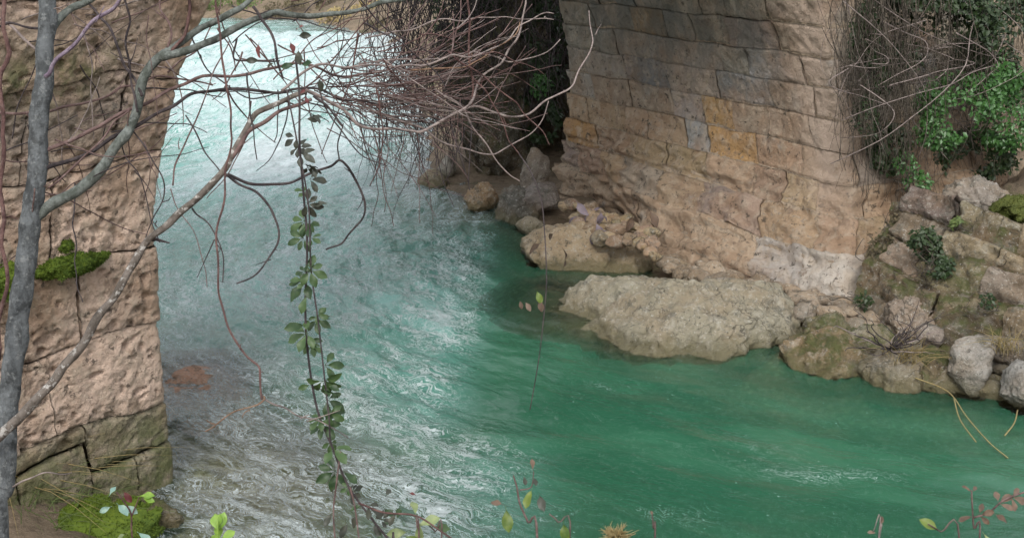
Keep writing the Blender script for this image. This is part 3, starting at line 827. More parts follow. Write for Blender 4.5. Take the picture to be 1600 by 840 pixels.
STONES = []
r3 = np.random.default_rng(21)
edges_r = [-0.55, 0.12, 0.52, 0.86, 1.19, 1.53, 1.86, 2.20, 2.53, 2.86, 3.20, 3.55, 3.9]
for ci in range(len(edges_r) - 1):
    z0, z1 = edges_r[ci], edges_r[ci + 1]
    zm = (z0 + z1) / 2
    qend = LEN - float(v_corner(zm)) - 0.02
    q = -2.6 + r3.uniform(0, 0.3)
    while q < qend - 0.15:
        w_ = r3.uniform(0.42, 0.95) if ci > 1 else r3.uniform(0.7, 1.3)
        q1 = q + w_
        if qend - q1 < 0.3: q1 = qend
        if q1 > -1.9:
            up = float(sstep(1.2, 2.2, zm))
            base = np.array((0.42, 0.305, 0.205)) * (1 - up) + np.array((0.34, 0.305, 0.26)) * up
            base = base * r3.uniform(0.76, 1.14) + r3.uniform(-0.012, 0.012, 3) + (np.array((-0.05, -0.01, 0.03)) if r3.random() < 0.22 else 0)
            if ci <= 1: base = np.array((0.46, 0.35, 0.25)) * r3.uniform(0.85, 1.1)
            up_edge = 0.022 if zm > 1.6 else 0.035
            off = r3.uniform(-0.012, 0.012) + (0.05 if ci == 0 else 0)
            V, Q, sq, sz = make_stone(surf_right, erosion_right, q, q1, z0, z1, 0.020, 0.001 if zm > 1.0 else -0.004, up_edge * r3.uniform(.5, 1.3), r3.uniform(0.010, 0.030) if zm > 1.0 else r3.uniform(0.006, 0.022), off, warp_r, SIGN_R, M_STONE, base, 0, 0,
                                      r3.uniform(-0.005, 0.025) if zm > 1.0 else 0.0)
            # pale mineral smear down the corner, darker grey higher up the wall
            pn = perlin(np.stack([sq * 0.3, sz * 1.3, np.zeros_like(sz)], 1))
            st = np.exp(-((sq - 0.26 - 0.12 * pn) / 0.33) ** 2) * sstep(0.6, 1.6, sz)
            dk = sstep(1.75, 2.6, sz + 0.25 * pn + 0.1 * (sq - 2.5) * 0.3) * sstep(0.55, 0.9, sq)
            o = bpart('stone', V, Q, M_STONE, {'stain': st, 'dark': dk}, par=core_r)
            c3 = V.mean(0)
            STONES.append((o, c3))
            o.color = (*base, 1)
        q = q1
for tx, ty, cl in [(1107, 168, (0.46, 0.30, 0.14)), (1132, 222, (0.46, 0.29, 0.135)), (905, 210, (0.42, 0.25, 0.11)), (1078, 215, (0.34, 0.34, 0.33)), (1012, 22, (0.36, 0.24, 0.13)),
                   (1325, 455, (0.58, 0.53, 0.47)), (1255, 440, (0.50, 0.46, 0.42)), (1385, 490, (0.48, 0.37, 0.33))]:
    d = [(proj(c)[0] - tx) ** 2 + (proj(c)[1] - ty) ** 2 for _, c in STONES]
    STONES[int(np.argmin(d))][0].color = (*cl, 1)

edges_l = [-0.55, 0.30, 0.64, 1.22, 1.80, 2.42, 2.98, 3.5, 3.95]
for ci in range(len(edges_l) - 1):
    z0, z1 = edges_l[ci], edges_l[ci + 1]
    cuts_ = {0: [-0.7, 0.33, 0.72, 1.2, 1.9], 1: [-0.6, 0.70, 1.25, 1.9], 2: [-0.8, 0.9, 1.9], 3: [-0.6, 0.62, 1.2, 1.9], 4: [-0.8, 0.85, 1.9],
             5: [-0.6, 0.45, 1.1, 1.9], 6: [-0.8, 0.75, 1.9], 7: [-0.7, 0.5, 1.2, 1.9]}[ci]
    for q, q1 in zip(cuts_[:-1], cuts_[1:]):
        base = np.array((0.58, 0.44, 0.35)) * r3.uniform(0.88, 1.12)
        if ci <= 1: base = np.array((0.25, 0.225, 0.155)) * r3.uniform(0.9, 1.1)
        zz0 = z0 + (0.20 if ci == 1 and q > 0.5 else 0); zz1 = z1 + (0.20 if ci == 0 and q > 0.5 else 0)
        if ci == 5: base *= 0.8
        off = r3.uniform(-0.015, 0.02) + (0.04 if ci == 0 else 0.02 if ci == 3 else 0) + (-0.03 if ci == 5 and q > 0 else 0)
        V, Q, sq, sz = make_stone(surf_left, erosion_left, q, q1, zz0, zz1, 0.0125, 0.003, 0.045 if ci < 2 else 0.02, 0.045 if ci < 2 else 0.022, off * 0.6, warp_l, SIGN_L, M_TUFA, base, 0, 0, 0)
        ms = sstep(0.8, 0.3, sz) * 0.9 + 0.9 * np.exp(-((sz - 3.05) / 0.2) ** 2) * sstep(0.35, 0.8, sq) + 0.5 * np.exp(-((sz - 1.75) / 0.15) ** 2) * sstep(0.5, 0.8, sq)
        o = bpart('stone', V, Q, M_TUFA, {'stain': np.zeros(len(sz)), 'dark': 0.55 * np.exp(-((sz - 2.75) / 0.18) ** 2) * sstep(0.15, 0.5, sq), 'moss': ms}, par=core_l)
        o.color = (*base, 1)

# vault, spandrels and deck above
na, nvv = 40, 24
ang = np.linspace(math.asin(min(1, 2.1 / RAD)), math.pi - math.asin(min(1, 2.1 / RAD)), na)
def vault_surface(rad):
    A, Bv = np.meshgrid(ang, np.linspace(0, 1, nvv), indexing='ij')
    a, b = A.ravel(), Bv.ravel()
    v0 = 0.02 + 1.28 * (0.5 + 0.5 * np.cos(a)) 
    v = v0 + (LEN - 0.02 - v0) * b
    return uvz(RAD + rad * np.cos(a), v, SPRING + rad * np.sin(a))
Va, Vb = vault_surface(RAD - 0.0), vault_surface(RAD + 0.45)
Qv = gridq(na, nvv)
idx = np.arange(na * nvv).reshape(na, nvv); n_ = na * nvv
e1_ = np.stack([idx[:-1, 0], idx[1:, 0], idx[1:, 0] + n_, idx[:-1, 0] + n_], 1); e2_ = np.stack([idx[:-1, -1], idx[:-1, -1] + n_, idx[1:, -1] + n_, idx[1:, -1]], 1)
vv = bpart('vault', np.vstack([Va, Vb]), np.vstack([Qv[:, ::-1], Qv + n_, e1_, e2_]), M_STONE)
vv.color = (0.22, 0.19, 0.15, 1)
def slab(name, u0, u1, v0a, v0b, v1, z0, z1, col):
    c = []
    for z in (z0, z1):
        c += [(u0, v0a, z), (u1, v0b, z), (u1, v1, z), (u0, v1, z)]
    c = np.array(c); V = uvz(c[:, 0], c[:, 1], c[:, 2])
    Q = np.array([[3, 2, 1, 0], [4, 5, 6, 7], [0, 1, 5, 4], [1, 2, 6, 5], [2, 3, 7, 6], [3, 0, 4, 7]])
    o = bpart(name, V, Q, M_STONE, None, False); o.color = (*col, 1)
slab('deck', -4.0, SPAN + 4.0, 0.0, 1.3, LEN, SPRING + RAD + 0.46, SPRING + RAD + 0.8, (0.3, 0.26, 0.2))
def spandrel(side, v0, v1):
    a = np.linspace(0.05, math.pi - 0.05, 60)
    if side == 'near': vb = 0.05 + 1.28 * (0.5 + 0.5 * np.cos(a))
    else: vb = np.full_like(a, LEN - 0.45)
    rows = []
    top = SPRING + RAD + 0.455
    for dv in (0.0, 0.4):
        lo = uvz(RAD + (RAD + 0.2) * np.cos(a) * (1 + 0.10 * np.abs(np.cos(a)) ** 8), vb + dv, np.maximum(3.6, SPRING + (RAD + 0.2) * np.sin(a)))
        hi = uvz(RAD + (RAD + 0.2) * np.cos(a) * (1 + 0.75 * np.abs(np.cos(a)) ** 8), vb + dv, np.full_like(a, top))
        rows += [lo, hi]
    V = np.vstack(rows); n = len(a); j = np.arange(n - 1)
    f = lambda p, q: np.stack([p * n + j, p * n + j + 1, q * n + j + 1, q * n + j], 1)
    Q = np.vstack([f(0, 1), f(3, 2), f(1, 3), f(2, 0)])
    o = bpart('spandrel_wall', V, Q, M_STONE, None, False); o.color = (0.30, 0.25, 0.19, 1)
spandrel('near', 0, 0.4); spandrel('far', 0, 0.4)

# ------------------------------------------------------------------ places on the bridge faces
def hit_plane(px, py, pt, n):
    r = ray(px, py); return CAMP + r * (((pt - CAMP) @ n) / (r @ n))
def AT(px, py, yy):
    r = ray(px, py); return CAMP + r * (yy / r[1])
def FACE(px, py, off=0.0):
    return hit_plane(px, py, uvz([SPAN], [0.85], [0.0])[0] - D2 * off, D2)
def BWALL(px, py, off=0.0):
    return hit_plane(px, py, uvz([SPAN - 0.05 - off], [0.0], [0.0])[0], E2)
NLW = np.array([W2[1], -W2[0], 0])
def LWALL(px, py, off=0.0):
    return hit_plane(px, py, LC + NLW * off, NLW)
def gz1(x, y): return float(ground_z(np.array([x]), np.array([y]))[0])

# ------------------------------------------------------------------ leaves and stems
def orient(n, y):
    """rotation matrices with z along n and y near the wanted direction"""
    n = n / np.linalg.norm(n, axis=1)[:, None]
    y = y - n * np.sum(n * y, 1)[:, None]; y /= np.linalg.norm(y, axis=1)[:, None] + 1e-9
    x = np.cross(y, n)
    return np.stack([x, y, n], 2)

LEAF_V = np.array([[0, 0, 0], [0.30, 0.42, 0.06], [0, 1, -0.10], [-0.30, 0.42, 0.06], [0, 0.45, -0.03]])
LEAF_Q = np.array([[0, 1, 2, 4], [0, 4, 2, 3]])
def leaf_cards(pos, nrm, ydir, size):
    R = orient(nrm, ydir); n = len(pos)
    V = np.einsum('nij,kj->nki', R, LEAF_V) * size[:, None, None] + pos[:, None, :]
    Q = LEAF_Q[None] + (np.arange(n) * 5)[:, None, None]
    return V.reshape(-1, 3), Q.reshape(-1, 4)

def cloud(r, centre, radii, n, size, out=None, shell=0.5, clump=2.2, thr=-0.05):
    d = r.normal(size=(n * 4, 3)); d /= np.linalg.norm(d, axis=1)[:, None]
    d *= (shell + (1 - shell) * r.random(n * 4)[:, None]) ** 0.7
    pos = np.asarray(centre) + d * np.asarray(radii)
    keep = perlin(pos * clump + 3.7) > thr
    pos = pos[keep][:n]; d = d[keep][:n]
    nr = d * 0.6 + r.normal(size=pos.shape) * 0.5 + np.array([-0.1, -0.5, 0.6]) if out is None else d * 0.3 + r.normal(size=pos.shape) * 0.45 + out
    yd = r.normal(size=pos.shape) + np.array([0, 0, -0.8])
    return leaf_cards(pos, nr, yd, size * r.uniform(0.6, 1.3, len(pos)))

def hang_path(r, a, b, sag=0.1, n=7, wob=0.06):
    t = np.linspace(0, 1, n)[:, None]
    p = a * (1 - t) + b * t
    side = r.normal(size=3); side[2] *= 0.3
    p = p + np.sin(t * math.pi) * side * sag
    p[1:] += r.normal(size=(n - 1, 3)) * wob * np.array([1, 1, 0.4])
    return smooth_path(p, 3)

def px_path(pts, depth0, depth1=None):
    depth1 = depth0 if depth1 is None else depth1
    n = len(pts)
    return np.array([P(x, y, depth0 + (depth1 - depth0) * i / max(1, n - 1)) for i, (x, y) in enumerate(pts)])

# ------------------------------------------------------------------ leafless tree by the left pier
TD = 3.9
troot = P(3, 760, TD); tb = P(-6, 845, TD - 0.02)
tbase = np.array([tb[0] - 0.02, tb[1] - 0.05, 0]); tbase[2] = gz1(tbase[0], tbase[1]) - 0.08
tree = thing('leafless_tree', 'leafless grey-barked tree leaning at the left border, its bare branches reaching over the river', 'tree', tuple(tbase))
def tpart(name, path, r0, r1, mat, k=6, wob=0.0, per=6, seed=0, par=None):
    path = smooth_path(path, per)
    L = np.linspace(0, 1, len(path))
    if wob:
        path = path + wob * np.stack([perlin(path * 9 + seed), perlin(path * 9 + 40 + seed), perlin(path * 9 + 80 + seed)], 1) * np.minimum(1, L * 6)[:, None]
    rad = (r0 * (1 - L) + r1 * L)
    rad = rad * (1 + 0.16 * perlin(path * 16 + seed) + 0.10 * perlin(path * 45 + seed))
    V, Q = tube(path, rad, k)
    return obj(name, mesh_np(name, V - tbase, Q), mat, par or tree)
U = TD / F_PX
tp = np.vstack([tbase[None], px_path([(-6, 845), (3, 760), (8, 700), (13, 640), (20, 580), (27, 520), (34, 460), (42, 400), (49, 330), (55, 280), (61, 220), (66, 160), (70, 100), (72, 60), (75, 0), (80, -90), (83, -260), (78, -480)], TD)])
tpart('trunk', tp, 19 * U, 12 * U, M_TRUNK, 12, 0.008, 6)
BR = [  # (points, r0 px, r1 px, material, depth offset start, end)
    ([(52, 345), (64, 333), (100, 312), (140, 280), (175, 240), (200, 205), (213, 170), (222, 135), (238, 105), (258, 82)], 11, 8, 'G', 0, .05),
    ([(255, 84), (300, 55), (340, 30), (375, 10), (410, -15), (470, -60)], 6.5, 4.5, 'G', .05, .15),
    ([(250, 90), (290, 78), (330, 65), (360, 45), (395, 28), (430, 20), (450, 26), (500, 27), (540, 18), (590, 8), (650, -8)], 7.5, 4, 'G', .04, .3),
    ([(-30, 705), (15, 665), (60, 620), (100, 575), (140, 515), (180, 455), (215, 405), (240, 375), (280, 335), (320, 300), (350, 265), (365, 235), (385, 200), (410, 175), (450, 150), (482, 140)], 9, 4.5, 'L', -.1, .05),
    ([(478, 141), (510, 155), (545, 180), (600, 204), (650, 202), (685, 192), (725, 170), (750, 135), (785, 95), (810, 55), (818, 25), (820, -30)], 3.6, 1.6, 'P', .05, .5),
    ([(358, 252), (390, 210), (420, 185), (450, 165), (485, 152)], 4.5, 3, 'T', .0, .05),
    ([(-20, 177), (40, 175), (100, 165), (160, 155), (200, 135), (250, 118), (300, 122), (330, 130)], 3, 1.5, 'T', .1, .2),
    ([(66, 238), (140, 205), (215, 165), (300, 130), (390, 112), (450, 103), (500, 110), (560, 118), (620, 108)], 4.2, 2, 'T', .0, .3),
    ([(64, 265), (130, 240), (205, 200), (260, 165), (300, 150), (350, 143), (420, 143), (470, 140), (520, 152), (600, 165)], 4.5, 2.2, 'D', .0, .3),
    ([(70, 120), (85, 105), (115, 70), (150, 35), (185, 0), (210, -30)], 4, 3, 'U', -.05, -.1),
    ([(72, 55), (90, 32), (110, 15), (140, 0), (190, -40)], 8, 6, 'G', 0, .1),
    ([(215, 175), (202, 120), (198, 60), (196, -20)], 2.4, 2, 'D', .02, .0),
    ([(222, 150), (200, 105), (165, 45), (135, 5), (110, -30)], 3.0, 2, 'D', .02, .1),
    ([(268, 80), (285, 60), (292, 30), (296, -20)], 3.2, 2.5, 'R', .05, .05),
    ([(262, 75), (262, 45), (252, 15), (246, -20)], 2.4, 2, 'T', .05, .05),
    ([(395, 10), (415, 35), (430, 65), (440, 95), (445, 120)], 3.2, 2.2, 'D', .1, .12),
    ([(355, 272), (400, 288), (440, 290), (470, 282), (510, 262), (530, 250), (555, 278), (568, 315), (555, 350), (540, 375), (512, 390)], 3.2, 1.6, 'D', .05, .25),
    ([(352, 272), (395, 300), (425, 320), (433, 360), (432, 390), (410, 420), (370, 445)], 2.8, 1.3, 'D', .05, .0),
    ([(530, 250), (528, 225), (533, 195)], 1.6, 1.2, 'D', .2, .2),
    ([(240, 375), (268, 380)], 4, 1.2, 'D', .0, .0),
    ([(490, 150), (520, 170), (542, 195)], 3, 1.4, 'D', .05, .08),
    ([(440, 142), (490, 108), (560, 103), (640, 103), (720, 88), (760, 75), (790, 55), (830, 28), (865, 22)], 2.6, 1.2, 'P', .05, .5),
    ([(600, 150), (660, 160), (730, 170), (770, 174), (815, 176), (850, 162), (890, 137), (915, 107), (927, 75), (930, 55), (922, 20)], 2.8, 1.2, 'P', .3, .6),
    ([(560, 160), (620, 190), (675, 210), (705, 227), (745, 240), (780, 240), (810, 225), (840, 190), (857, 160)], 2.4, 1.0, 'P', .3, .5),
    ([(680, 140), (715, 165), (745, 210), (770, 245), (800, 275), (814, 287)], 2.2, 1.0, 'P', .3, .4),
    ([(570, 60), (640, 45), (700, 30), (745, 27), (800, 25), (868, 30)], 2.0, 1.0, 'P', .4, .6),
    ([(560, 100), (640, 95), (740, 85), (800, 95), (835, 90), (872, 63)], 2.0, 1.0, 'P', .3, .5),
    ([(700, 80), (760, 120), (800, 150), (830, 185), (860, 230)], 1.8, 1.1, 'R', .3, .4),
    ([(738, 120), (765, 150), (782, 175), (795, 205), (810, 242)], 1.8, 1.1, 'R', .3, .4),
    ([(728, -20), (732, 80), (735, 135), (738, 170)], 2.2, 1.5, 'R', .3, .4),
    ([(640, 110), (700, 103), (760, 90), (800, 60), (815, 30)], 1.8, 1.0, 'O', .3, .4),
    ([(335, -20), (350, 120), (362, 190), (358, 260), (345, 340), (340, 400), (350, 480), (375, 545), (405, 580), (412, 622)], 1.9, 1.9, 'R', -.2, -.3),
    ([(412, 618), (398, 636), (360, 652), (310, 674)], 1.5, 1.2, 'O', -.3, -.35),
    ([(412, 622), (450, 645), (490, 662), (540, 680)], 1.6, 1.0, 'P', -.3, -.2),
    ([(300, 60), (330, 110), (390, 150), (430, 150)], 1.6, 1.2, 'D', .1, .1),
    ([(370, 60), (372, 85), (390, 90), (440, 92)], 2.4, 1.6, 'D', .1, .1),
    ([(0, 30), (20, 48), (45, 66), (66, 80)], 2.6, 3.2, 'P', .0, .0),
    ([(0, 42), (30, 40), (62, 46)], 2.2, 2.6, 'D', .0, .0),
    ([(205, 170), (180, 190), (150, 225), (110, 262), (75, 290)], 1.6, 2.0, 'T', .0, .0),
    ([(300, 325), (330, 365), (345, 400), (348, 440)], 1.4, 1.0, 'D', .0, .0),
    ([(208, 205), (240, 260), (255, 305), (245, 345), (232, 378)], 1.6, 1.0, 'D', .05, .1),
    ([(190, 225), (215, 280), (235, 335), (250, 380)], 1.3, 1.0, 'D', .05, .1),
    ([(290, 180), (320, 230), (345, 265)], 1.5, 1.2, 'D', .05, .05),
    ([(270, 290), (285, 215), (320, 150), (355, 60)], 1.8, 1.2, 'T', .05, .1),
    ([(20, 760), (60, 738), (110, 735)], 1.8, 1.0, 'P', -.1, -.1),
    ([(6, -30), (6, 120), (2, 260), (6, 420), (-4, 560)], 4.5, 4.0, 'R', -.1, -.1),
]
MATS = {'G': M_GREENBARK, 'L': M_TRUNK_L, 'P': M_TWIG_PALE, 'T': M_TWIG, 'D': M_TWIG_DARK, 'R': M_TWIG_RED, 'U': bark_material('purple_bark', (0.15, 0.11, 0.15), (0.25, 0.20, 0.25), (0.4, 0.36, 0.4), 0.4), 'O': bark_material('orange_twig_bark', (0.19, 0.11, 0.07), (0.27, 0.17, 0.11), (0.35, 0.26, 0.2), 0.3)}
SPURS = []
for i, (pts, r0, r1, mk, d0, d1) in enumerate(BR):
    big = r0 > 5
    bo = tpart('branch', px_path(pts, TD + d0, TD + d1), r0 * U * 0.86, r1 * U * 0.86, MATS[mk], 10 if big else 6, 0.014 if big else 0.022, 8, i * 3.3)
    if r0 < 6 and len(pts) > 3:
        sp = smooth_path(px_path(pts, TD + d0, TD + d1), 4)
        SPURS.append((sp, MATS[mk], bo))
r5 = np.random.default_rng(31)
for i in range(70):           # short side spurs
    sp, mt_, bo = SPURS[i % len(SPURS)]
    j = int(r5.integers(2, len(sp) - 1)); a = sp[j]
    dr = sp[j] - sp[j - 1]; dr /= np.linalg.norm(dr); dr = dr * .6 + RT * r5.normal() * .6 + UPV * r5.normal() * .6
    l = r5.uniform(.02, .07)
    tpart('twig', np.array([a, a + dr * l * .5 + r5.normal(size=3) * .004, a + dr * l]), .0022, .001, mt_, 4, 0, 3, i, bo)
def twig(sx, sy, ang, ln, d0, d1, r0, mat, bend=0.0, drop=0.0, n=6):
    pts = [(sx, sy)]
    for s in range(n):
        ang += bend / n + r5.normal() * 0.10
        pts.append((pts[-1][0] + math.cos(ang) * ln / n, pts[-1][1] + math.sin(ang) * ln / n + drop * s))
    tpart('twig', px_path(pts, TD + d0, TD + d1), r0 * U, r0 * 0.55 * U, mat, 4, 0.01, 4, r5.uniform(0, 90))
fan = [M_TWIG, M_TWIG, M_TWIG_RED, M_TWIG_PALE, M_TWIG]
for i in range(120):          # the fan of thin shoots over the middle of the river
    sx, sy = r5.uniform(480, 640), 0
    sy = r5.normal(135, 26) + (sx - 480) * 0.06
    a = r5.normal(0.16, 0.30)
    twig(sx, sy, a, r5.uniform(110, 260), r5.uniform(.1, .5), r5.uniform(.2, .8), r5.uniform(0.55, 1.1), fan[r5.integers(0, 5)], r5.normal(-0.25, 0.5))
for i in range(42):           # dark crossing twigs above the rapids
    twig(r5.uniform(330, 600), r5.uniform(-10, 170), r5.choice([-0.9, 0.35, 0.9, 1.35, -0.4]) + r5.normal() * 0.25, r5.uniform(70, 210), r5.uniform(0, .4), r5.uniform(0, .5), r5.uniform(0.9, 1.6), [M_TWIG_DARK, M_TWIG, M_TWIG_DARK, M_TWIG_RED][r5.integers(0, 4)], r5.normal() * 0.5)
for i in range(46):           # thin twigs in front of the left pier
    twig(r5.uniform(0, 300), r5.uniform(-10, 330), r5.choice([-0.5, -0.3, 1.2, 1.5, -1.2, 0.3]) + r5.normal() * 0.25, r5.uniform(60, 190), r5.uniform(-.1, .5), r5.uniform(-.1, .5), r5.uniform(0.8, 1.6), [M_TWIG_DARK, M_TWIG, M_TWIG_PALE, M_TWIG][r5.integers(0, 4)], r5.normal() * 0.5)
for i in range(24):           # fine twigs reaching up right
    twig(r5.uniform(600, 780), r5.uniform(40, 190), r5.normal(-0.75, 0.35), r5.uniform(60, 150), r5.uniform(.2, .5), r5.uniform(.3, .7), r5.uniform(0.9, 1.4), fan[r5.integers(0, 5)], r5.normal() * 0.4)
for i in range(16):           # hanging twigs under the fan
    twig(r5.uniform(560, 740), r5.uniform(150, 220), 1.5 + r5.normal() * 0.15, r5.uniform(60, 170), r5.uniform(.2, .5), r5.uniform(.2, .5), r5.uniform(0.8, 1.2), [M_TWIG_DARK, M_TWIG][r5.integers(0, 2)], 0.1)

# ------------------------------------------------------------------ compound leaves, one object each
def compound_leaf(n, L, seed, droop=0.35, width=0.3, spread=1.0):
    r = np.random.default_rng(seed); parts = []
    for i in range(n):
        a = (i - (n - 1) / 2) * spread * (2.0 / max(1, n - 1)) * (1.0 if n < 5 else 1.7) if n > 1 else 0.0
        l = L * (1.0 if abs(a) < 0.1 else r.uniform(0.7, 0.95))
        nu, nv = 7, 5
        t, s = np.meshgrid(np.linspace(0, 1, nu), np.linspace(-1, 1, nv), indexing='ij'); t, s = t.ravel(), s.ravel()
        wd = 0.88 * width * l * np.sin(math.pi * np.clip(t, 0.01, 0.99) ** 1.35) ** 0.75 * (1 + 0.12 * np.cos(t * 40))
        x = s * wd; y = 0.18 * L + t * l
        z = 0.25 * np.abs(x) - droop * l * t ** 2 + 0.06 * l * np.sin(t * 9 + seed) * s
        V = np.stack([x * math.cos(a) + y * math.sin(a), -x * math.sin(a) + y * math.cos(a), z], 1)
        parts.append((V, gridq(nu, nv)))
        q = np.array([[0, 0, 0], [0.18 * L * math.sin(a), 0.18 * L * math.cos(a), 0.0]])
        parts.append(tube(q, 0.014 * L, 4))
    return mesh_np('leaf', *merge(parts))
LEAF_MESH = {}
def put_leaf(parent, base, pos, nrm, ydir, mat, n=3, size=0.045, seed=0, droop=0.25):
    key = (n, seed % 4, mat.name, droop)
    if key not in LEAF_MESH:
        LEAF_MESH[key] = compound_leaf(n, 1.0, seed % 4 + 11 * n, droop); LEAF_MESH[key].materials.append(mat)
    o = bpy.data.objects.new('leaf', LEAF_MESH[key])
    R = orient(np.array([nrm], float), np.array([ydir], float))[0]
    from mathutils import Matrix
    M = Matrix([[*(R[0] * size), 0], [*(R[1] * size), 0], [*(R[2] * size), 0], [0, 0, 0, 1]])
    M.translation = Vector(pos - base)
    link(o, parent); o.matrix_local = M
    return o
def stem_part(parent, base, path, r0, r1, mat, k=6, per=5, name='stem'):
    path = smooth_path(path, per); L = np.linspace(0, 1, len(path))
    V, Q = tube(path, r0 * (1 - L) + r1 * L, k)
    return obj(name, mesh_np(name, V - base, Q), mat, parent)

VD = 3.72
vb = P(610, 880, VD - 0.1); vbase = np.array([vb[0] + 0.05, vb[1] + 0.1, 0]); vbase[2] = gz1(vbase[0], vbase[1])
vine = thing('bramble_vine', 'long leafy bramble vine hanging straight down from the bare branches over the river', 'vine', tuple(vbase))
s1 = px_path([(462, 90), (468, 150), (468, 220), (474, 300), (480, 380), (477, 480), (482, 560), (496, 640), (520, 700), (545, 760), (585, 815), (612, 850), (618, 880)], VD)
s2 = px_path([(448, 140), (466, 230), (482, 320), (486, 420), (497, 500), (506, 580), (514, 650), (517, 690), (532, 730), (550, 775)], VD - 0.04)
stem_part(vine, vbase, np.vstack([s1, vbase[None]]), 1.8 * U, 1.8 * U, M_TWIG_DARK)
stem_part(vine, vbase, s2, 1.3 * U, 1.3 * U, M_TWIG_DARK)
stem_part(vine, vbase, px_path([(532, 705), (525, 760), (521, 800), (524, 850)], VD - .05), 1.4 * U, 1.2 * U, M_TWIG)
stem_part(vine, vbase, px_path([(547, 760), (555, 795), (562, 850)], VD - .06), 1.4 * U, 1.2 * U, M_TWIG)
stem_part(vine, vbase, px_path([(560, 785), (600, 800), (650, 805), (690, 830), (720, 850)], VD - .06), 1.6 * U, 1.2 * U, M_TWIG_RED)
r6 = np.random.default_rng(17)
def vleaf(px, py, dirx, diry, mat, n, sz, seed, dd=0.0, droop=0.25):
    yd = RT * dirx + UPV * (-diry) + r6.normal(size=3) * 0.15
    nr = -FW * 0.75 + UPV * 0.45 + r6.normal(size=3) * 0.35
    put_leaf(vine, vbase, P(px, py, VD + dd), nr, yd, mat, n, sz * 0.78 * U * r6.uniform(.55, 1.3), seed, droop)
for k, (px, py, dx, dy, c, n, sz) in enumerate([
        (405, 65, 0, 1, 'R', 1, 24), (462, 48, -.5, -.8, 'R', 1, 22), (452, 62, 0, 1, 'R', 1, 20), (464, 56, 1, .25, 'D', 1, 26), (466, 75, .1, 1, 'D', 1, 26), (408, 95, -1, 0, 'D', 1, 24),
        (428, 98, -.8, .5, 'D', 1, 24), (462, 100, -1, .2, 'L', 1, 20), (470, 102, .8, .1, 'L', 1, 26), (480, 140, -1, .1, 'R', 1, 22), (476, 150, .3, .6, 'R', 1, 18), (497, 120, .3, .9, 'D', 1, 20),
        (484, 180, .8, .4, 'D', 3, 26), (476, 186, 1, .1, 'D', 1, 26), (462, 215, -.6, .6, 'D', 3, 28), (466, 230, .5, .6, 'D', 3, 26), (470, 240, .9, .5, 'D', 3, 28), (480, 262, .7, .7, 'D', 3, 30),
        (484, 280, .9, .2, 'D', 3, 30), (488, 265, .3, .9, 'D', 1, 24), (478, 300, -.9, -.1, 'L', 3, 30), (480, 318, .9, .2, 'D', 3, 34), (486, 325, .8, .5, 'D', 1, 30), (476, 345, -.5, .5, 'L', 3, 30),
        (482, 350, .4, .8, 'L', 3, 30), (474, 372, -.9, .2, 'L', 3, 34), (486, 372, .8, .5, 'L', 3, 30), (488, 400, .6, .6, 'L', 1, 30), (476, 425, -.8, .1, 'L', 3, 30), (484, 422, .9, .3, 'L', 5, 36),
        (478, 440, -.6, .5, 'L', 3, 32), (480, 460, -.2, .9, 'L', 1, 30), (494, 490, .9, .1, 'L', 3, 32), (496, 498, .7, .5, 'L', 3, 34), (478, 508, -1, .1, 'L', 1, 30), (480, 520, -.9, .3, 'L', 3, 34),
        (484, 530, .5, .5, 'L', 3, 32), (486, 540, .9, .3, 'L', 3, 30), (508, 570, .8, .0, 'L', 3, 26), (486, 600, -.8, .3, 'L', 1, 26), (504, 595, .2, .8, 'L', 5, 32), (508, 610, -.3, .7, 'L', 5, 32),
        (514, 645, .8, .2, 'L', 3, 24), (500, 655, -.4, .6, 'L', 3, 32), (504, 662, .4, .8, 'L', 5, 34), (516, 690, -.2, .9, 'L', 3, 34), (520, 700, .5, .7, 'L', 3, 30), (524, 735, -.6, .6, 'L', 3, 28),
        (522, 760, -.9, .2, 'D', 1, 26), (550, 770, .9, -.2, 'D', 3, 24), (575, 790, .6, .5, 'D', 3, 22), (596, 812, .3, -.8, 'D', 3, 22), (560, 800, -.5, .8, 'D', 1, 22), (602, 775, .5, -.6, 'D', 1, 22),
        (636, 770, .5, -.3, 'R', 1, 20), (620, 800, -.5, .7, 'D', 1, 22), (585, 812, .2, .9, 'D', 1, 22), (545, 815, -.5, .8, 'D', 1, 22), (520, 800, -.5, .9, 'D', 1, 20)]):
    if n == 3 and k % 2: n = 5
    vleaf(px, py, dx, dy, {'R': M_LEAF_RED, 'D': M_LEAF_DARK, 'L': M_LEAF}[c], n, sz, k, r6.uniform(-.06, .06))
for k in range(14):
    i = r6.uniform(0.12, 0.92); src = s1 if r6.random() < 0.6 else s2
    j = i * (len(src) - 1); a = int(j); q = src[a] * (1 - (j - a)) + src[a + 1] * (j - a)
    x, y = proj(q)
    if 140 < y < 230 and r6.random() < 0.4: continue
    sgn = r6.choice([-1, 1])
    vleaf(x, y, sgn * r6.uniform(.3, 1), r6.uniform(-.2, .9), M_LEAF if y > 340 else M_LEAF_DARK, int(r6.choice([1, 3, 3])), r6.uniform(17, 27), k, r6.uniform(-.06, .06))

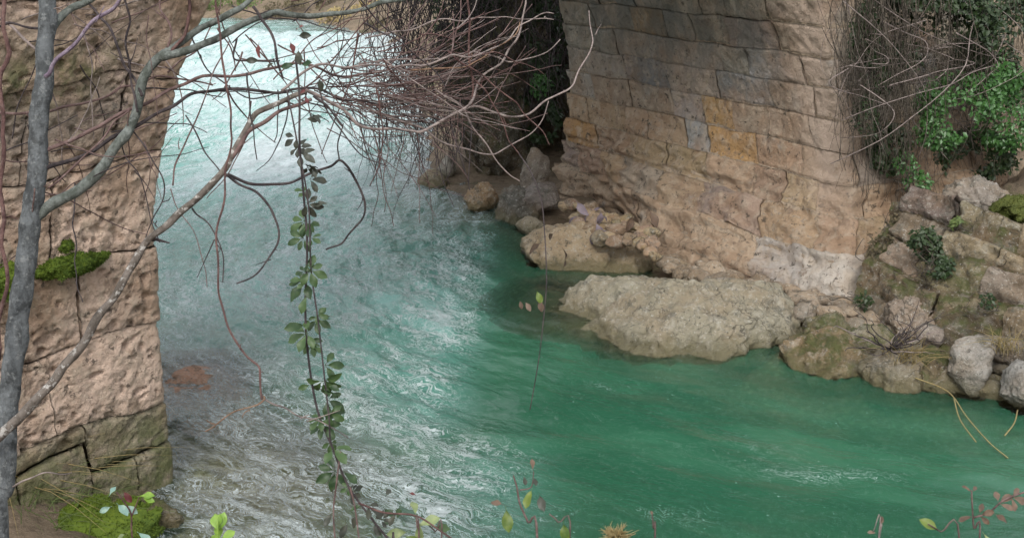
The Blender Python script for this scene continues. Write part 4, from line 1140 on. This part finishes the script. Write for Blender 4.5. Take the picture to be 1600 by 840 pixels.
# thin stem with two withered leaves dangling at mid river
hb = P(810, 240, TD + 0.4)
dang = thing('dangling_stem', 'thin dark stem with two withered leaves dangling over the middle of the river', 'stem', tuple(hb))
stem_part(dang, hb, px_path([(808, 236), (830, 270), (845, 310), (850, 350), (854, 430), (851, 480), (842, 560), (828, 640)], TD + .4), 1.4 * U, 0.9 * U, M_TWIG_DARK)
stem_part(dang, hb, px_path([(851, 482), (843, 470), (838, 458)], TD + .4), 1.2 * U, 0.9 * U, M_TWIG)
for px, py, dx, dy, mt, sz in [(820, 470, .5, .9, M_DEAD, 17), (838, 452, .3, .9, M_LEAF_OLIVE, 22), (842, 466, .2, .9, M_DEAD, 20), (812, 468, .2, .9, M_DEAD, 14)]:
    put_leaf(dang, hb, P(px, py, TD + .4), -FW + UPV * .3, RT * dx - UPV * dy, mt, 1, sz * U, 3)

# ------------------------------------------------------------------ near bank plants at the bottom border
def fg_plant(name, label, cat, base_px, depth, stems, leaves, smat):
    b = P(base_px[0], base_px[1], depth); base = np.array([b[0], b[1], gz1(b[0], b[1]) - 0.03])
    t = thing(name, label, cat, tuple(base))
    u = depth / F_PX
    for pts, r0, r1 in stems:
        path = px_path(pts, depth)
        if pts[0][1] > 835: path = np.vstack([base[None], path])
        stem_part(t, base, path, r0 * u, r1 * u, smat)
    for px, py, dx, dy, mt, n, sz in leaves:
        put_leaf(t, base, P(px, py, depth), -FW * .8 + UPV * .5 + r6.normal(size=3) * .25, RT * dx - UPV * dy, mt, n, sz * u, int(px + py), 0.2)
    return t
fg_plant('bramble_shoot', 'young bramble shoot with olive leaves rising at the bottom centre border', 'plant', (842, 850), 4.3,
         [([(840, 850), (825, 815), (812, 785), (808, 762), (802, 742)], 2.2, 1.2), ([(812, 765), (830, 760), (834, 735)], 1.2, .8), ([(890, 850), (872, 815), (858, 802)], 1.6, 1.0)],
         [(790, 790, .1, .9, M_LEAF_OLIVE, 1, 34), (832, 762, -.1, .9, M_LEAF_OLIVE, 1, 28), (842, 770, .3, .9, M_LEAF_DARK, 1, 26), (832, 735, 0, -.9, M_DEAD, 1, 16), (836, 745, 0, .9, M_LEAF_DARK, 1, 14), (818, 742, 0, .9, M_LEAF_DARK, 1, 14),
          (880, 812, .2, .9, M_LEAF_OLIVE, 1, 30), (788, 788, -.8, -.4, M_DEAD, 1, 20)], M_TWIG)
fg_plant('leafy_shoot', 'pale green leafy shoot at the bottom border left of the bramble shoot', 'plant', (655, 850), 4.3,
         [([(655, 850), (652, 825), (650, 805)], 1.6, 1.0), ([(690, 850), (680, 830), (665, 815)], 1.4, .9)],
         [(650, 822, .9, -.3, M_LEAF_PALE, 1, 34), (650, 805, .1, -.9, M_LEAF_PALE, 1, 24), (640, 830, -.8, .1, M_LEAF_PALE, 1, 30), (655, 815, 0, .9, M_LEAF_PALE, 1, 26), (675, 822, .9, .1, M_LEAF, 1, 24), (620, 812, -.5, -.6, M_LEAF, 3, 22), (630, 835, .6, .3, M_LEAF_OLIVE, 1, 26)], M_TWIG)
fg_plant('green_sprout', 'bright lime green sprout poking up at the bottom border near the left pier', 'plant', (342, 855), 4.2,
         [([(342, 855), (341, 830), (340, 812)], 2.2, 1.4)],
         [(341, 832, dx, -.9, M_LEAF_LIME, 1, sz) for dx, sz in [(-.35, 30), (.35, 28), (0, 34), (-.15, 26), (.2, 24)]] + [(342, 846, dx, -.7, M_LEAF_LIME, 1, 26) for dx in (-.6, .6, 0)], M_LEAF_LIME)
fg_plant('blue_leaved_sprig', 'sprig with pale blue-green leaves in front of the mossy stone', 'plant', (208, 855), 4.6,
         [([(208, 855), (206, 820), (204, 800), (195, 785), (182, 768)], 1.6, 1.0), ([(206, 805), (214, 785), (218, 775)], 1.3, .9)],
         [(182, 785, .5, .7, M_LEAF_GLAUC, 1, 24), (192, 788, .9, .5, M_LEAF_GLAUC, 1, 22), (170, 775, .2, -.9, M_LEAF_GLAUC, 1, 16), (175, 790, -.6, .3, M_LEAF_GLAUC, 1, 18), (214, 775, .9, -.05, M_LEAF_LIME, 1, 24), (222, 778, .8, .3, M_LEAF_LIME, 1, 18),
          (214, 830, .7, .5, M_LEAF_GLAUC, 1, 24), (200, 832, -.8, .4, M_LEAF_PALE, 1, 22), (192, 765, .6, .9, M_LEAF_RED, 1, 20)], M_TWIG_RED)
fg_plant('dry_weed', 'brown dry weed with withered tips at the bottom right border', 'plant', (1540, 855), 4.4,
         [([(1530, 855), (1522, 825), (1520, 805), (1518, 765)], 1.6, 1.2), ([(1521, 808), (1545, 800), (1570, 780), (1610, 765)], 1.6, 1.4), ([(1500, 850), (1470, 830), (1450, 818)], 1.6, 1.0)],
         [(1518, 768, -.6, -.8, M_DEAD, 1, 14), (1520, 768, .5, -.8, M_DEAD, 1, 12), (1520, 806, -.8, .3, M_DEAD, 1, 20), (1530, 804, .9, -.2, M_DEAD, 3, 20), (1560, 786, .8, -.6, M_DEAD, 3, 24), (1580, 775, .8, .3, M_DEAD, 3, 24),
          (1470, 830, -.8, -.6, M_LEAF_OLIVE, 1, 30), (1535, 830, .2, .9, M_LEAF_PALE, 1, 30), (1550, 800, .4, .9, M_DEAD, 1, 22)], M_TWIG)
fg_plant('dry_twig', 'short dry twig with a knobbly tip at the bottom border right of centre', 'plant', (1372, 855), 4.4,
         [([(1372, 855), (1374, 836), (1378, 818)], 2.0, 1.2), ([(1374, 838), (1364, 830)], 1.2, .9)], [(1377, 820, .2, -.9, M_DEAD, 1, 12), (1370, 832, -.8, -.2, M_DEAD, 1, 12)], M_TWIG_PALE)
fg_plant('bud_twig', 'thin upright twig with a single bud at the bottom border', 'plant', (1021, 855), 4.4, [([(1023, 855), (1021, 825), (1019, 803)], 1.6, 1.1)], [(1019, 806, 0, -.9, M_DEAD, 1, 8)], M_TWIG)
# dried seed head
hb2 = P(963, 838, 4.3); hbase = np.array([hb2[0], hb2[1], gz1(hb2[0], hb2[1])])
seedh = thing('seed_head', 'round straw-coloured dried seed head at the bottom border', 'seed head', tuple(hbase))
stem_part(seedh, hbase, np.vstack([hbase[None], hb2[None]]), 0.004, 0.004, M_DRY)
d = r6.normal(size=(260, 3)); d /= np.linalg.norm(d, axis=1)[:, None]
parts = []
for i in range(260):
    l = r6.uniform(0.028, 0.06); c = d[i] * np.array([1.15, 1, .8])
    q = np.array([hb2 + c * 0.01, hb2 + c * l * 0.6 + r6.normal(size=3) * .005, hb2 + c * l + r6.normal(size=3) * .01])
    parts.append(tube(q, [0.0016, 0.0016, 0.0008], 4))
V, Q = merge(parts); obj('bristles', mesh_np('bristles', V - hbase, Q), M_GRASS_DRY, seedh)

# ------------------------------------------------------------------ grasses, moss
def tuft(name, label, base, n, h, spread, mat, lean=(0, 0), seed=1, w=0.004, cat='grass'):
    r = np.random.default_rng(seed); parts = []
    base = np.asarray(base, float)
    for i in range(n):
        a = base + np.array([r.normal() * spread * .35, r.normal() * spread * .35, -0.02])
        dr = r.normal(size=2) * 0.55 + np.array(lean)
        l = h * r.uniform(.5, 1.1)
        t = np.linspace(0, 1, 6)[:, None]
        p = a + t * np.array([dr[0] * l * .5, dr[1] * l * .5, l]) + t ** 2.2 * np.array([dr[0] * l * .8, dr[1] * l * .8, -l * .55 * min(1.4, np.hypot(*dr))])
        parts.append(tube(p, w * np.array([1, 1, .9, .7, .45, .1]), 4))
    V, Q = merge(parts)
    o = obj(name, mesh_np(name, V - base, Q), mat); o.location = base
    tag(o, label, cat)
    return o
tuft('grass_tuft', 'green and straw grass tuft at the foot of the leaning tree', W(30, 800, 0.1), 90, 0.55, 0.35, M_GRASS, (.4, 0), 1)
tuft('grass_tuft', 'dry straw blades arching over the corner of the left pier foot', W(10, 770, 0.2), 40, 0.7, 0.3, M_GRASS_DRY, (.8, .2), 2)
tuft('grass_tuft', 'small yellow green grass tuft on the rocks under the pale footing blocks', W(1297, 530, 0.15), 60, 0.26, 0.14, M_GRASS, (0, -.2), 3, .003)
tuft('grass_tuft', 'yellowish grass tuft in the dark cleft beside the square grey boulder', W(1412, 560, 0.22), 70, 0.3, 0.2, M_GRASS_DRY, (.2, -.3), 4, .003)
tuft('grass_tuft', 'dry grass tuft between the two grey boulders at the right border', W(1568, 545, 0.4), 60, 0.3, 0.18, M_GRASS_DRY, (-.1, -.3), 5, .003)

def moss(label, at, radii, rz=0, n=3500, seed=1, nrm=None, blade=0.018, mat=None):
    r = np.random.default_rng(seed); at = np.asarray(at, float)
    V, Fc = ico(4); V = V * np.array(radii)
    V = V + 0.38 * np.array(radii) * fbm(V * (1.4 / max(radii)) * 2 + seed * 7, 4)[:, None]
    c, s = math.cos(rz), math.sin(rz); R = np.array([[c, -s, 0], [s, c, 0], [0, 0, 1]])
    V = V @ R.T
    fi = Fc[r.integers(0, len(Fc), n)]; b = r.dirichlet((1, 1, 1), n)
    pos = np.einsum('nk,nkj->nj', b, V[fi]); fn = np.cross(V[fi[:, 1]] - V[fi[:, 0]], V[fi[:, 2]] - V[fi[:, 0]]); fn /= np.linalg.norm(fn, axis=1)[:, None] + 1e-12
    yd = fn + r.normal(size=fn.shape) * .35 + np.array([0, 0, .2])
    LV, LQ = leaf_cards(pos, r.normal(size=fn.shape), yd, r.uniform(.5, 1.2, n) * blade)
    me = bpy.data.meshes.new('moss_cushion')
    me.from_pydata(np.vstack([V, LV]).tolist(), [], Fc.tolist() + (LQ + len(V)).tolist()); me.update()
    o = obj('moss_cushion', me, mat or M_MOSS); o.location = at
    return tag(o, label, 'moss')
moss('bright green moss cushion on the ledge halfway up the left pier', LWALL(112, 412, 0.03), (0.25, 0.09, 0.07), math.radians(54), 6000, 1)
moss('olive green moss patch high on the left pier right of the tree trunk', LWALL(130, 84, 0.0), (0.22, 0.07, 0.06), math.radians(54), 4500, 2, mat=M_MOSS_OLIVE)
moss('olive green moss patch high on the left pier left of the tree trunk', LWALL(20, 95, 0.0), (0.16, 0.06, 0.06), math.radians(54), 3500, 3, mat=M_MOSS_OLIVE)
moss('small dark green moss tuft above the moss ledge of the left pier', LWALL(102, 385, 0.02), (0.05, 0.04, 0.035), 0.9, 900, 4)
moss('large bright green moss mound at the foot of the left pier', W(150, 830, 0.06), (0.44, 0.30, 0.16), 0.3, 12000, 5)
moss('olive green moss patch on the rocks at the right border', AT(1590, 325, 11.6), (0.25, 0.25, 0.10), 0.3, 5000, 6, mat=M_MOSS_OLIVE)
moss('dull green moss at the left border beside the tree trunk', LWALL(8, 440, 0.05), (0.12, 0.1, 0.1), 0.6, 2500, 7)
for k, (px, py, w_, txt) in enumerate([(35, 805, .5, 'dark mossy stone at the foot of the leaning tree'), (85, 838, .5, 'dark earthy stone left of the moss mound'), (10, 842, .5, 'mossy stone in the bottom left corner'), (235, 812, .42, 'low brown stone at the water edge right of the moss mound')]):
    rock('stone', txt, 'stone', px, py, (w_, w_ * .9, w_ * .55), 0.04, k, (.1, .1), 95 + k, (.13, .105, .065), 5, 9, .1, M_MOSSROCK)
tuft('grass_tuft', 'loose grass blades between the mossy stones in the bottom left corner', W(70, 825, 0.12), 70, 0.35, 0.5, M_GRASS, (.3, 0), 8)
rock('boulder', 'flat mossy slab at the foot of the left pier under the moss mound', 'boulder', 130, 815, (1.3, 1.0, 0.5), -0.08, 0.5, (0, 0.05), 91, (0.17, 0.14, 0.085), 5, 6, 0.09, M_MOSSROCK)

# ------------------------------------------------------------------ rocky right bank with brambles and dry stems
BA = W(1365, 540); BB = W(1640, 622)
BDIR = (BB - BA) / np.linalg.norm(BB - BA); BNRM = np.array([BDIR[1], -BDIR[0], 0]); BNRM = BNRM if BNRM @ (CAMP - BA) > 0 else -BNRM
wingw = thing('rough_wing_wall', 'rough wing wall of broken rock blocks on the right bank below the hanging stems', 'wing wall', tuple(BA))  # wing wall beside the bridge: coursed blocks over an earth core
def surf_bank(q, z):
    lean = 0.50 * z + 0.16 * np.maximum(z - 0.9, 0) ** 2 + 0.25 * sstep(0.7, -0.6, q)
    return BA[None] + q[:, None] * BDIR - lean[:, None] * BNRM + z[:, None] * np.array([0, 0, 1.0])
def erosion_bank(p, q, z):
    bed = p * np.array([1, 1, 2.0])
    return 0.11 * fbm(p * 1.1 + 7, 4, 0.55) + 0.06 * ridged(bed * 2.0, 4) + 0.016 * fbm(p * 12, 4, .6)
def warp_b(q, z):
    pz = np.stack([q * 1.5, z * 1.5, np.full_like(q, 22.3)], 1)
    return q + 0.13 * perlin(pz + 5), z + 0.13 * perlin(pz)
zb = np.linspace(-0.6, 1.22, 90); qb = np.linspace(-0.5, 3.0, 120)
Qg, Zg = np.meshgrid(qb, zb, indexing='ij'); qf, zf = Qg.ravel(), Zg.ravel()
pc = surf_bank(qf, zf); nb_ = normals(surf_bank, qf, zf); SIGN_B = 1.0 if nb_[len(nb_) // 2] @ BNRM > 0 else -1.0
obj('earth_core', mesh_np('earth_core', pc + SIGN_B * nb_ * (erosion_bank(pc, qf, zf) - 0.04)[:, None] - BA, gridq(len(qb), len(zb))), M_MOSSROCK, wingw).color = (0.13, 0.10, 0.065, 1)
r8 = np.random.default_rng(88)
zedge = [-0.4, 0.06, 0.34, 0.60, 0.88, 1.12, 1.38]
for ci in range(len(zedge) - 1):
    q = -0.45 + r8.uniform(0, .3)
    while q < 2.8:
        q1 = q + r8.uniform(.28, .85)
        cl = np.array((0.32, 0.25, 0.19)) * r8.uniform(.6, 1.15) + r8.uniform(-.02, .02, 3)
        if ci <= 1: cl = np.array((0.22, 0.195, 0.155)) * r8.uniform(.6, 1.1)
        V, Q, sq, sz = make_stone(surf_bank, erosion_bank, q, q1, zedge[ci], zedge[ci + 1], 0.018, 0.004, 0.04, 0.065, r8.uniform(-.06, .06), warp_b, SIGN_B, M_ROCK, cl, 0, 0, r8.uniform(-.02, .08))
        o = obj('stone', mesh_np('stone', V - BA, Q), M_MOSSROCK if r8.random() < .35 else M_ROCK, wingw); o.color = (*cl, 1)
        q = q1
for i, (px, py, off, dm, tl, cl, txt) in enumerate([
        (1425, 505, 11.1, (0.6, 0.5, 0.45), (.1, .3), (0.31, 0.25, 0.20), 'tan ledge behind the leafless shrub'),
        (1405, 420, 12.3, (0.7, 0.7, 0.7), (.0, .3), (0.40, 0.29, 0.21), 'earthy brown rock right of the wall corner'),
        (1525, 318, 12.0, (0.7, 0.7, 0.45), (.0, .2), (0.30, 0.26, 0.22), 'grey brown rock knob just under the brambles')]):
    rock('bank_rock', txt, 'rock', 0, 0, dm, rz=0.4 + i * .6, tilt=tl, seed=400 + i, col=cl, sub=6, cuts=11, rough=0.10, at=AT(px, py, off), layers=.06)

r7 = np.random.default_rng(55)
def stems_obj(name, paths, r, mat, parent=None, base=None):
    parts = [tube(p, np.linspace(1, .55, len(p)) * (r * r7.uniform(.6, 1.3)), 4) for p in paths]
    V, Q = merge(parts)
    return obj(name, mesh_np(name, V - (base if base is not None else 0), Q), mat, parent)
paths = []
for i in range(300):
    x = r7.uniform(1325, 1640) if i % 3 else r7.uniform(1320, 1440)
    y1 = np.interp(x, [1290, 1340, 1420, 1500, 1640], [150, 300, 320, 260, 290]) * r7.uniform(.5, 1.08)
    a = FACE(x + r7.normal(0, 30), r7.uniform(-260, 120), r7.uniform(.1, .6)); b = FACE(x + r7.normal(0, 22), y1, r7.uniform(.05, .55))
    paths.append(hang_path(r7, a, b, .12, 7, .035))
cur = stems_obj('dry_stem_curtain', paths, 0.0042, M_DRY)
tag(cur, 'tangled curtain of grey dry stems hanging over the right bank', 'dry stems', kind='stuff')
paths = [hang_path(r7, FACE(r7.uniform(1300, 1600), r7.uniform(-60, 150), r7.uniform(.3, .6)), FACE(r7.uniform(1300, 1600), r7.uniform(60, 280), r7.uniform(.3, .65)), .3, 7, .03) for i in range(34)]
arc = stems_obj('arching_stems', paths, 0.006, M_TWIG_PALE)
tag(arc, 'pale brown arching stems crossing in front of the brambles on the right bank', 'dry stems', kind='stuff')

def bush(name, label, blobs, mat, size, group=None, stem_mat=None, out=None, seed=1, n_stems=14):
    r = np.random.default_rng(seed)
    c0 = np.mean([b[0] for b in blobs], 0); base = np.array([c0[0], c0[1], c0[2] - blobs[0][1][2]])
    t = thing(name, label, 'bush', tuple(base))
    V, Q = merge([cloud(r, c, rad, n, size, out) for c, rad, n in blobs])
    obj('foliage', mesh_np('foliage', V - base, Q, False), mat, t)
    paths = []
    for k in range(n_stems):
        c, rad, n = blobs[k % len(blobs)]
        paths.append(hang_path(r, base + r.normal(size=3) * .05, c + r.normal(size=3) * np.array(rad) * .5, .1, 6, .03))
    stems_obj('stems', paths, 0.005, stem_mat or M_DRY, t, base)
    return t
OUT = np.array([-0.25, -0.7, 0.5])
bush('bramble_bush', 'bright green leafy bramble on the upper right bank', [(FACE(1500, 150, .45), (.5, .25, .34), 1300), (FACE(1575, 190, .5), (.4, .2, .34), 1000), (FACE(1470, 205, .45), (.28, .18, .2), 480), (FACE(1570, 110, .5), (.45, .2, .3), 700), (FACE(1480, 90, .4), (.3, .2, .2), 300)], M_IVY, .055, out=OUT, seed=1)
bush('bramble_bush', 'small green leafy bramble hanging just above the rock knob', [(FACE(1432, 290, .4), (.17, .15, .18), 320), (FACE(1415, 255, .35), (.12, .12, .14), 140)], M_IVY, .045, out=OUT, seed=2)
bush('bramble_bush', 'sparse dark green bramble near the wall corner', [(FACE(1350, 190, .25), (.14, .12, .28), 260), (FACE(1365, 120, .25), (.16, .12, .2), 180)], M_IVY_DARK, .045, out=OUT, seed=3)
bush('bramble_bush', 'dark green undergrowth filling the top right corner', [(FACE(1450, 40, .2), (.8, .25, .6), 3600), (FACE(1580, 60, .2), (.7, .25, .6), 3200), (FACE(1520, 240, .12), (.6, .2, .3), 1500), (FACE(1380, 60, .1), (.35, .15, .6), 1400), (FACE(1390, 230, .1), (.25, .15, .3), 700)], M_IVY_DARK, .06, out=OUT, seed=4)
bush('fern_clump', 'dusky green ferny clump on the brown rock face', [(AT(1445, 385, 11.3), (.16, .12, .2), 420), (AT(1465, 415, 11.1), (.14, .1, .12), 200)], M_IVY_DARK, .05, out=OUT, seed=5)
bush('ivy_strand', 'short dark ivy strand climbing the lower right wall', [(BWALL(1304, 375, .12), (.05, .05, .12), 90), (BWALL(1318, 380, .12), (.06, .05, .06), 60), (BWALL(1306, 420, .14), (.03, .04, .16), 60)], M_IVY_DARK, .05, out=OUT, seed=6, n_stems=4)
bush('dry_bush', 'brown half-dead bush at the foot of the stem curtain right of the wall corner', [(AT(1385, 395, 12.0), (.22, .2, .28), 330), (AT(1420, 350, 12.1), (.22, .2, .2), 300), (AT(1450, 455, 11.2), (.16, .15, .1), 120)], M_BROWNLEAF, .045, out=OUT, seed=9, n_stems=60)
for k, (px, py, yy, txt) in enumerate([(1500, 350, 11.3, 'little green herb in a crack of the broad tan rock'), (1572, 395, 11.0, 'little green herb near the right border below the moss'), (1480, 500, 10.9, 'low green herb above the square grey boulder'),
                                      (1350, 470, 11.6, 'small green herb beside the pale footing block'), (1440, 520, 10.9, 'green weed under the leafless shrub'), (1545, 470, 10.6, 'small weed on the layered tan ledge'), (1585, 540, 10.2, 'weed above the boulder cut by the border')]):
    bush('herb', txt, [(AT(px, py, yy), (.09, .08, .08), 60)], M_IVY_DARK if k % 2 else M_GRASS, .045, out=OUT, seed=60 + k, n_stems=5)
rs = np.random.default_rng(77)
for i in range(34):
    a = (i + rs.uniform(0, 1)) / 34; px = 1250 + 360 * a; py = 560 + 52 * a + rs.uniform(-14, 10); s = rs.uniform(.14, .34)
    rock('shore_stone', 'small dark wet stone along the waterline below the right bank', 'stone', px, py, (s * 1.3, s, s * .75), 0.03, rs.uniform(0, 6), (rs.uniform(-.3, .3), 0), 700 + i, np.array((.17, .15, .11)) * rs.uniform(.7, 1.4), 3, 10, .08, group='dark stones along the right waterline')
# leafless shrub over the rocks
sb = W(1392, 545, 0.28); sbase = np.array(sb)
shrub = thing('leafless_shrub', 'small dark leafless shrub spreading over the rocks at the right bank', 'shrub', tuple(sbase))
for i in range(26):
    a = r7.uniform(-0.3, math.pi + 0.3); l = r7.uniform(.25, .75)
    b = sbase + np.array([math.cos(a) * l, r7.uniform(-.25, .1), abs(math.sin(a)) * l * .7])
    stem_part(shrub, sbase, hang_path(r7, sbase, b, .08, 6, .02), .007, .0025, M_TWIG_DARK if i % 4 else M_TWIG_PALE, 4, 1, 'twig')
# trailing roots over the water
for k, (pts, txt) in enumerate([([(1430, 590), (1470, 605), (1490, 620), (1510, 650), (1545, 690), (1575, 715)], 'longest straw-coloured root trailing from the bank into the water at right'),
                               ([(1490, 620), (1500, 655), (1525, 690)], 'short root trailing beside the longest one'),
                               ([(1590, 640), (1585, 660), (1570, 680)], 'fine root trailing below the boulder at the right border')]):
    path = np.array([W(x, y, .12 - .02 * i) for i, (x, y) in enumerate(pts)])
    path = smooth_path(path, 6); V, Q = tube(path, .006, 5); o = obj('trailing_root', mesh_np('trailing_root', V - path[0], Q), M_GRASS_DRY); o.location = path[0]
    tag(o, txt, 'root')

# withered leaves on the rubble
for k, (px, py, n, mt, txt) in enumerate([(902, 332, 4, M_DEAD_GREY, 'withered grey leaves at the left end of the rubble heap'), (928, 347, 5, M_DEAD_GREY, 'largest clump of withered lilac leaves on the rubble'),
                                         (950, 330, 4, M_DEAD_GREY, 'withered lilac leaves against the wall foot'), (996, 350, 4, M_DEAD, 'brown withered leaves at the right of the rubble'), (873, 388, 3, M_DEAD, 'curled brown leaf lying on the ledge boulder')]):
    b = W(px, py, .50 if k < 4 else .42)
    t = thing('withered_leaves', txt, 'leaves', tuple(b))
    for j in range(n):
        put_leaf(t, b, b + r7.normal(size=3) * .07 + np.array([0, -.05, .04]), np.array([-.2, -.8, .6]) + r7.normal(size=3) * .5, np.array([r7.normal(), .2, -.8]), mt, 1, r7.uniform(.13, .2), j, .5)

# ------------------------------------------------------------------ upstream bank: bush, hanging stems, far shrubs
paths = []
for i in range(420):
    x = r7.uniform(610, 880); yd = r7.uniform(17.9, 20.0)
    r_ = ray(x, 100); dpt = yd / r_[1]
    a = CAMP + ray(x + r7.normal(0, 40), r7.uniform(-170, 20)) * dpt
    yb = np.interp(x, [610, 700, 760, 880], [210, 250, 230, 180]) * r7.uniform(.35, 1.1)
    b = CAMP + ray(x + r7.normal(0, 30), yb) * dpt
    if b[2] < 0.1: b[2] = 0.1
    paths.append(hang_path(r7, a, b, .35, 8, .06))
o = stems_obj('hanging_stem_mass', paths, 0.007, M_TWIG_DARK)
tag(o, 'mass of dark tangled stems hanging over the upstream right bank', 'dry stems', kind='stuff')
paths = []
for i in range(75):
    x = r7.uniform(560, 720); d_ = r7.uniform(18.2, 21)
    a = CAMP + ray(x + r7.normal(0, 25), r7.uniform(60, 190)) * d_; b = CAMP + ray(x + r7.normal(0, 12), r7.uniform(180, 320)) * d_
    if b[2] < -0.02: b[2] = -0.02
    paths.append(hang_path(r7, a, b, .1, 6, .04))
o = stems_obj('drooping_twigs', paths, 0.0055, M_TWIG_DARK)
tag(o, 'fine dark twigs drooping to the water left of the dark outcrop', 'dry stems', kind='stuff')
OUT2 = np.array([-0.4, -0.8, 0.4])
bush('ivy_bush', 'dark ivy bush hanging over the outcrop beside the far wall end', [((0.35, 18.9, 2.0), (.5, .45, .9), 1500), ((0.45, 18.7, 1.0), (.3, .3, .35), 500), ((-0.2, 19.2, 3.2), (.9, .6, .7), 2200), ((-0.7, 19.6, 2.6), (.6, .5, .8), 1400), ((0.5, 19.2, 3.6), (.6, .5, .7), 1400), ((-1.6, 20.6, 3.3), (.8, .6, .7), 1500)], M_IVY_DARK, .085, out=OUT2, seed=7)
bush('ivy_bush', 'patch of fresh green ivy leaves in the dark hollow by the far wall end', [((0.42, 18.35, 1.55), (.16, .15, .2), 160), ((0.1, 18.3, 3.1), (.25, .2, .2), 160)], M_IVY, .07, out=OUT2, seed=8, n_stems=4)
names = ['brown shrub on the far bank, rightmost', 'tawny shrub on the far bank behind the sill, second from right', 'brown shrub in the middle of the far bank', 'olive shrub on the far bank behind the crossing branches', 'brown shrub on the far bank near the left pier', 'tall dark shrub at the back of the far bank']
for k, (x, y, z, s, mt) in enumerate([(-3.0, 33.2, 1.05, .75, M_BROWNLEAF), (-4.4, 35.4, 1.15, .8, M_GRASS_DRY), (-6.2, 37.4, 1.2, .9, M_BROWNLEAF), (-8.4, 38.4, 1.25, .9, M_GRASS), (-10.6, 39.2, 1.3, .9, M_BROWNLEAF), (-7.0, 40.5, 1.9, 1.5, M_IVY_DARK)]):
    bush('far_shrub', names[k], [((x, y, z), (1.5 * s, .7 * s, .5 * s), 1300), ((x + .8 * s, y + .3, z + .2), (1.0 * s, .6 * s, .5 * s), 700)], mt, .10, out=OUT2, seed=20 + k, stem_mat=M_TWIG_DARK)
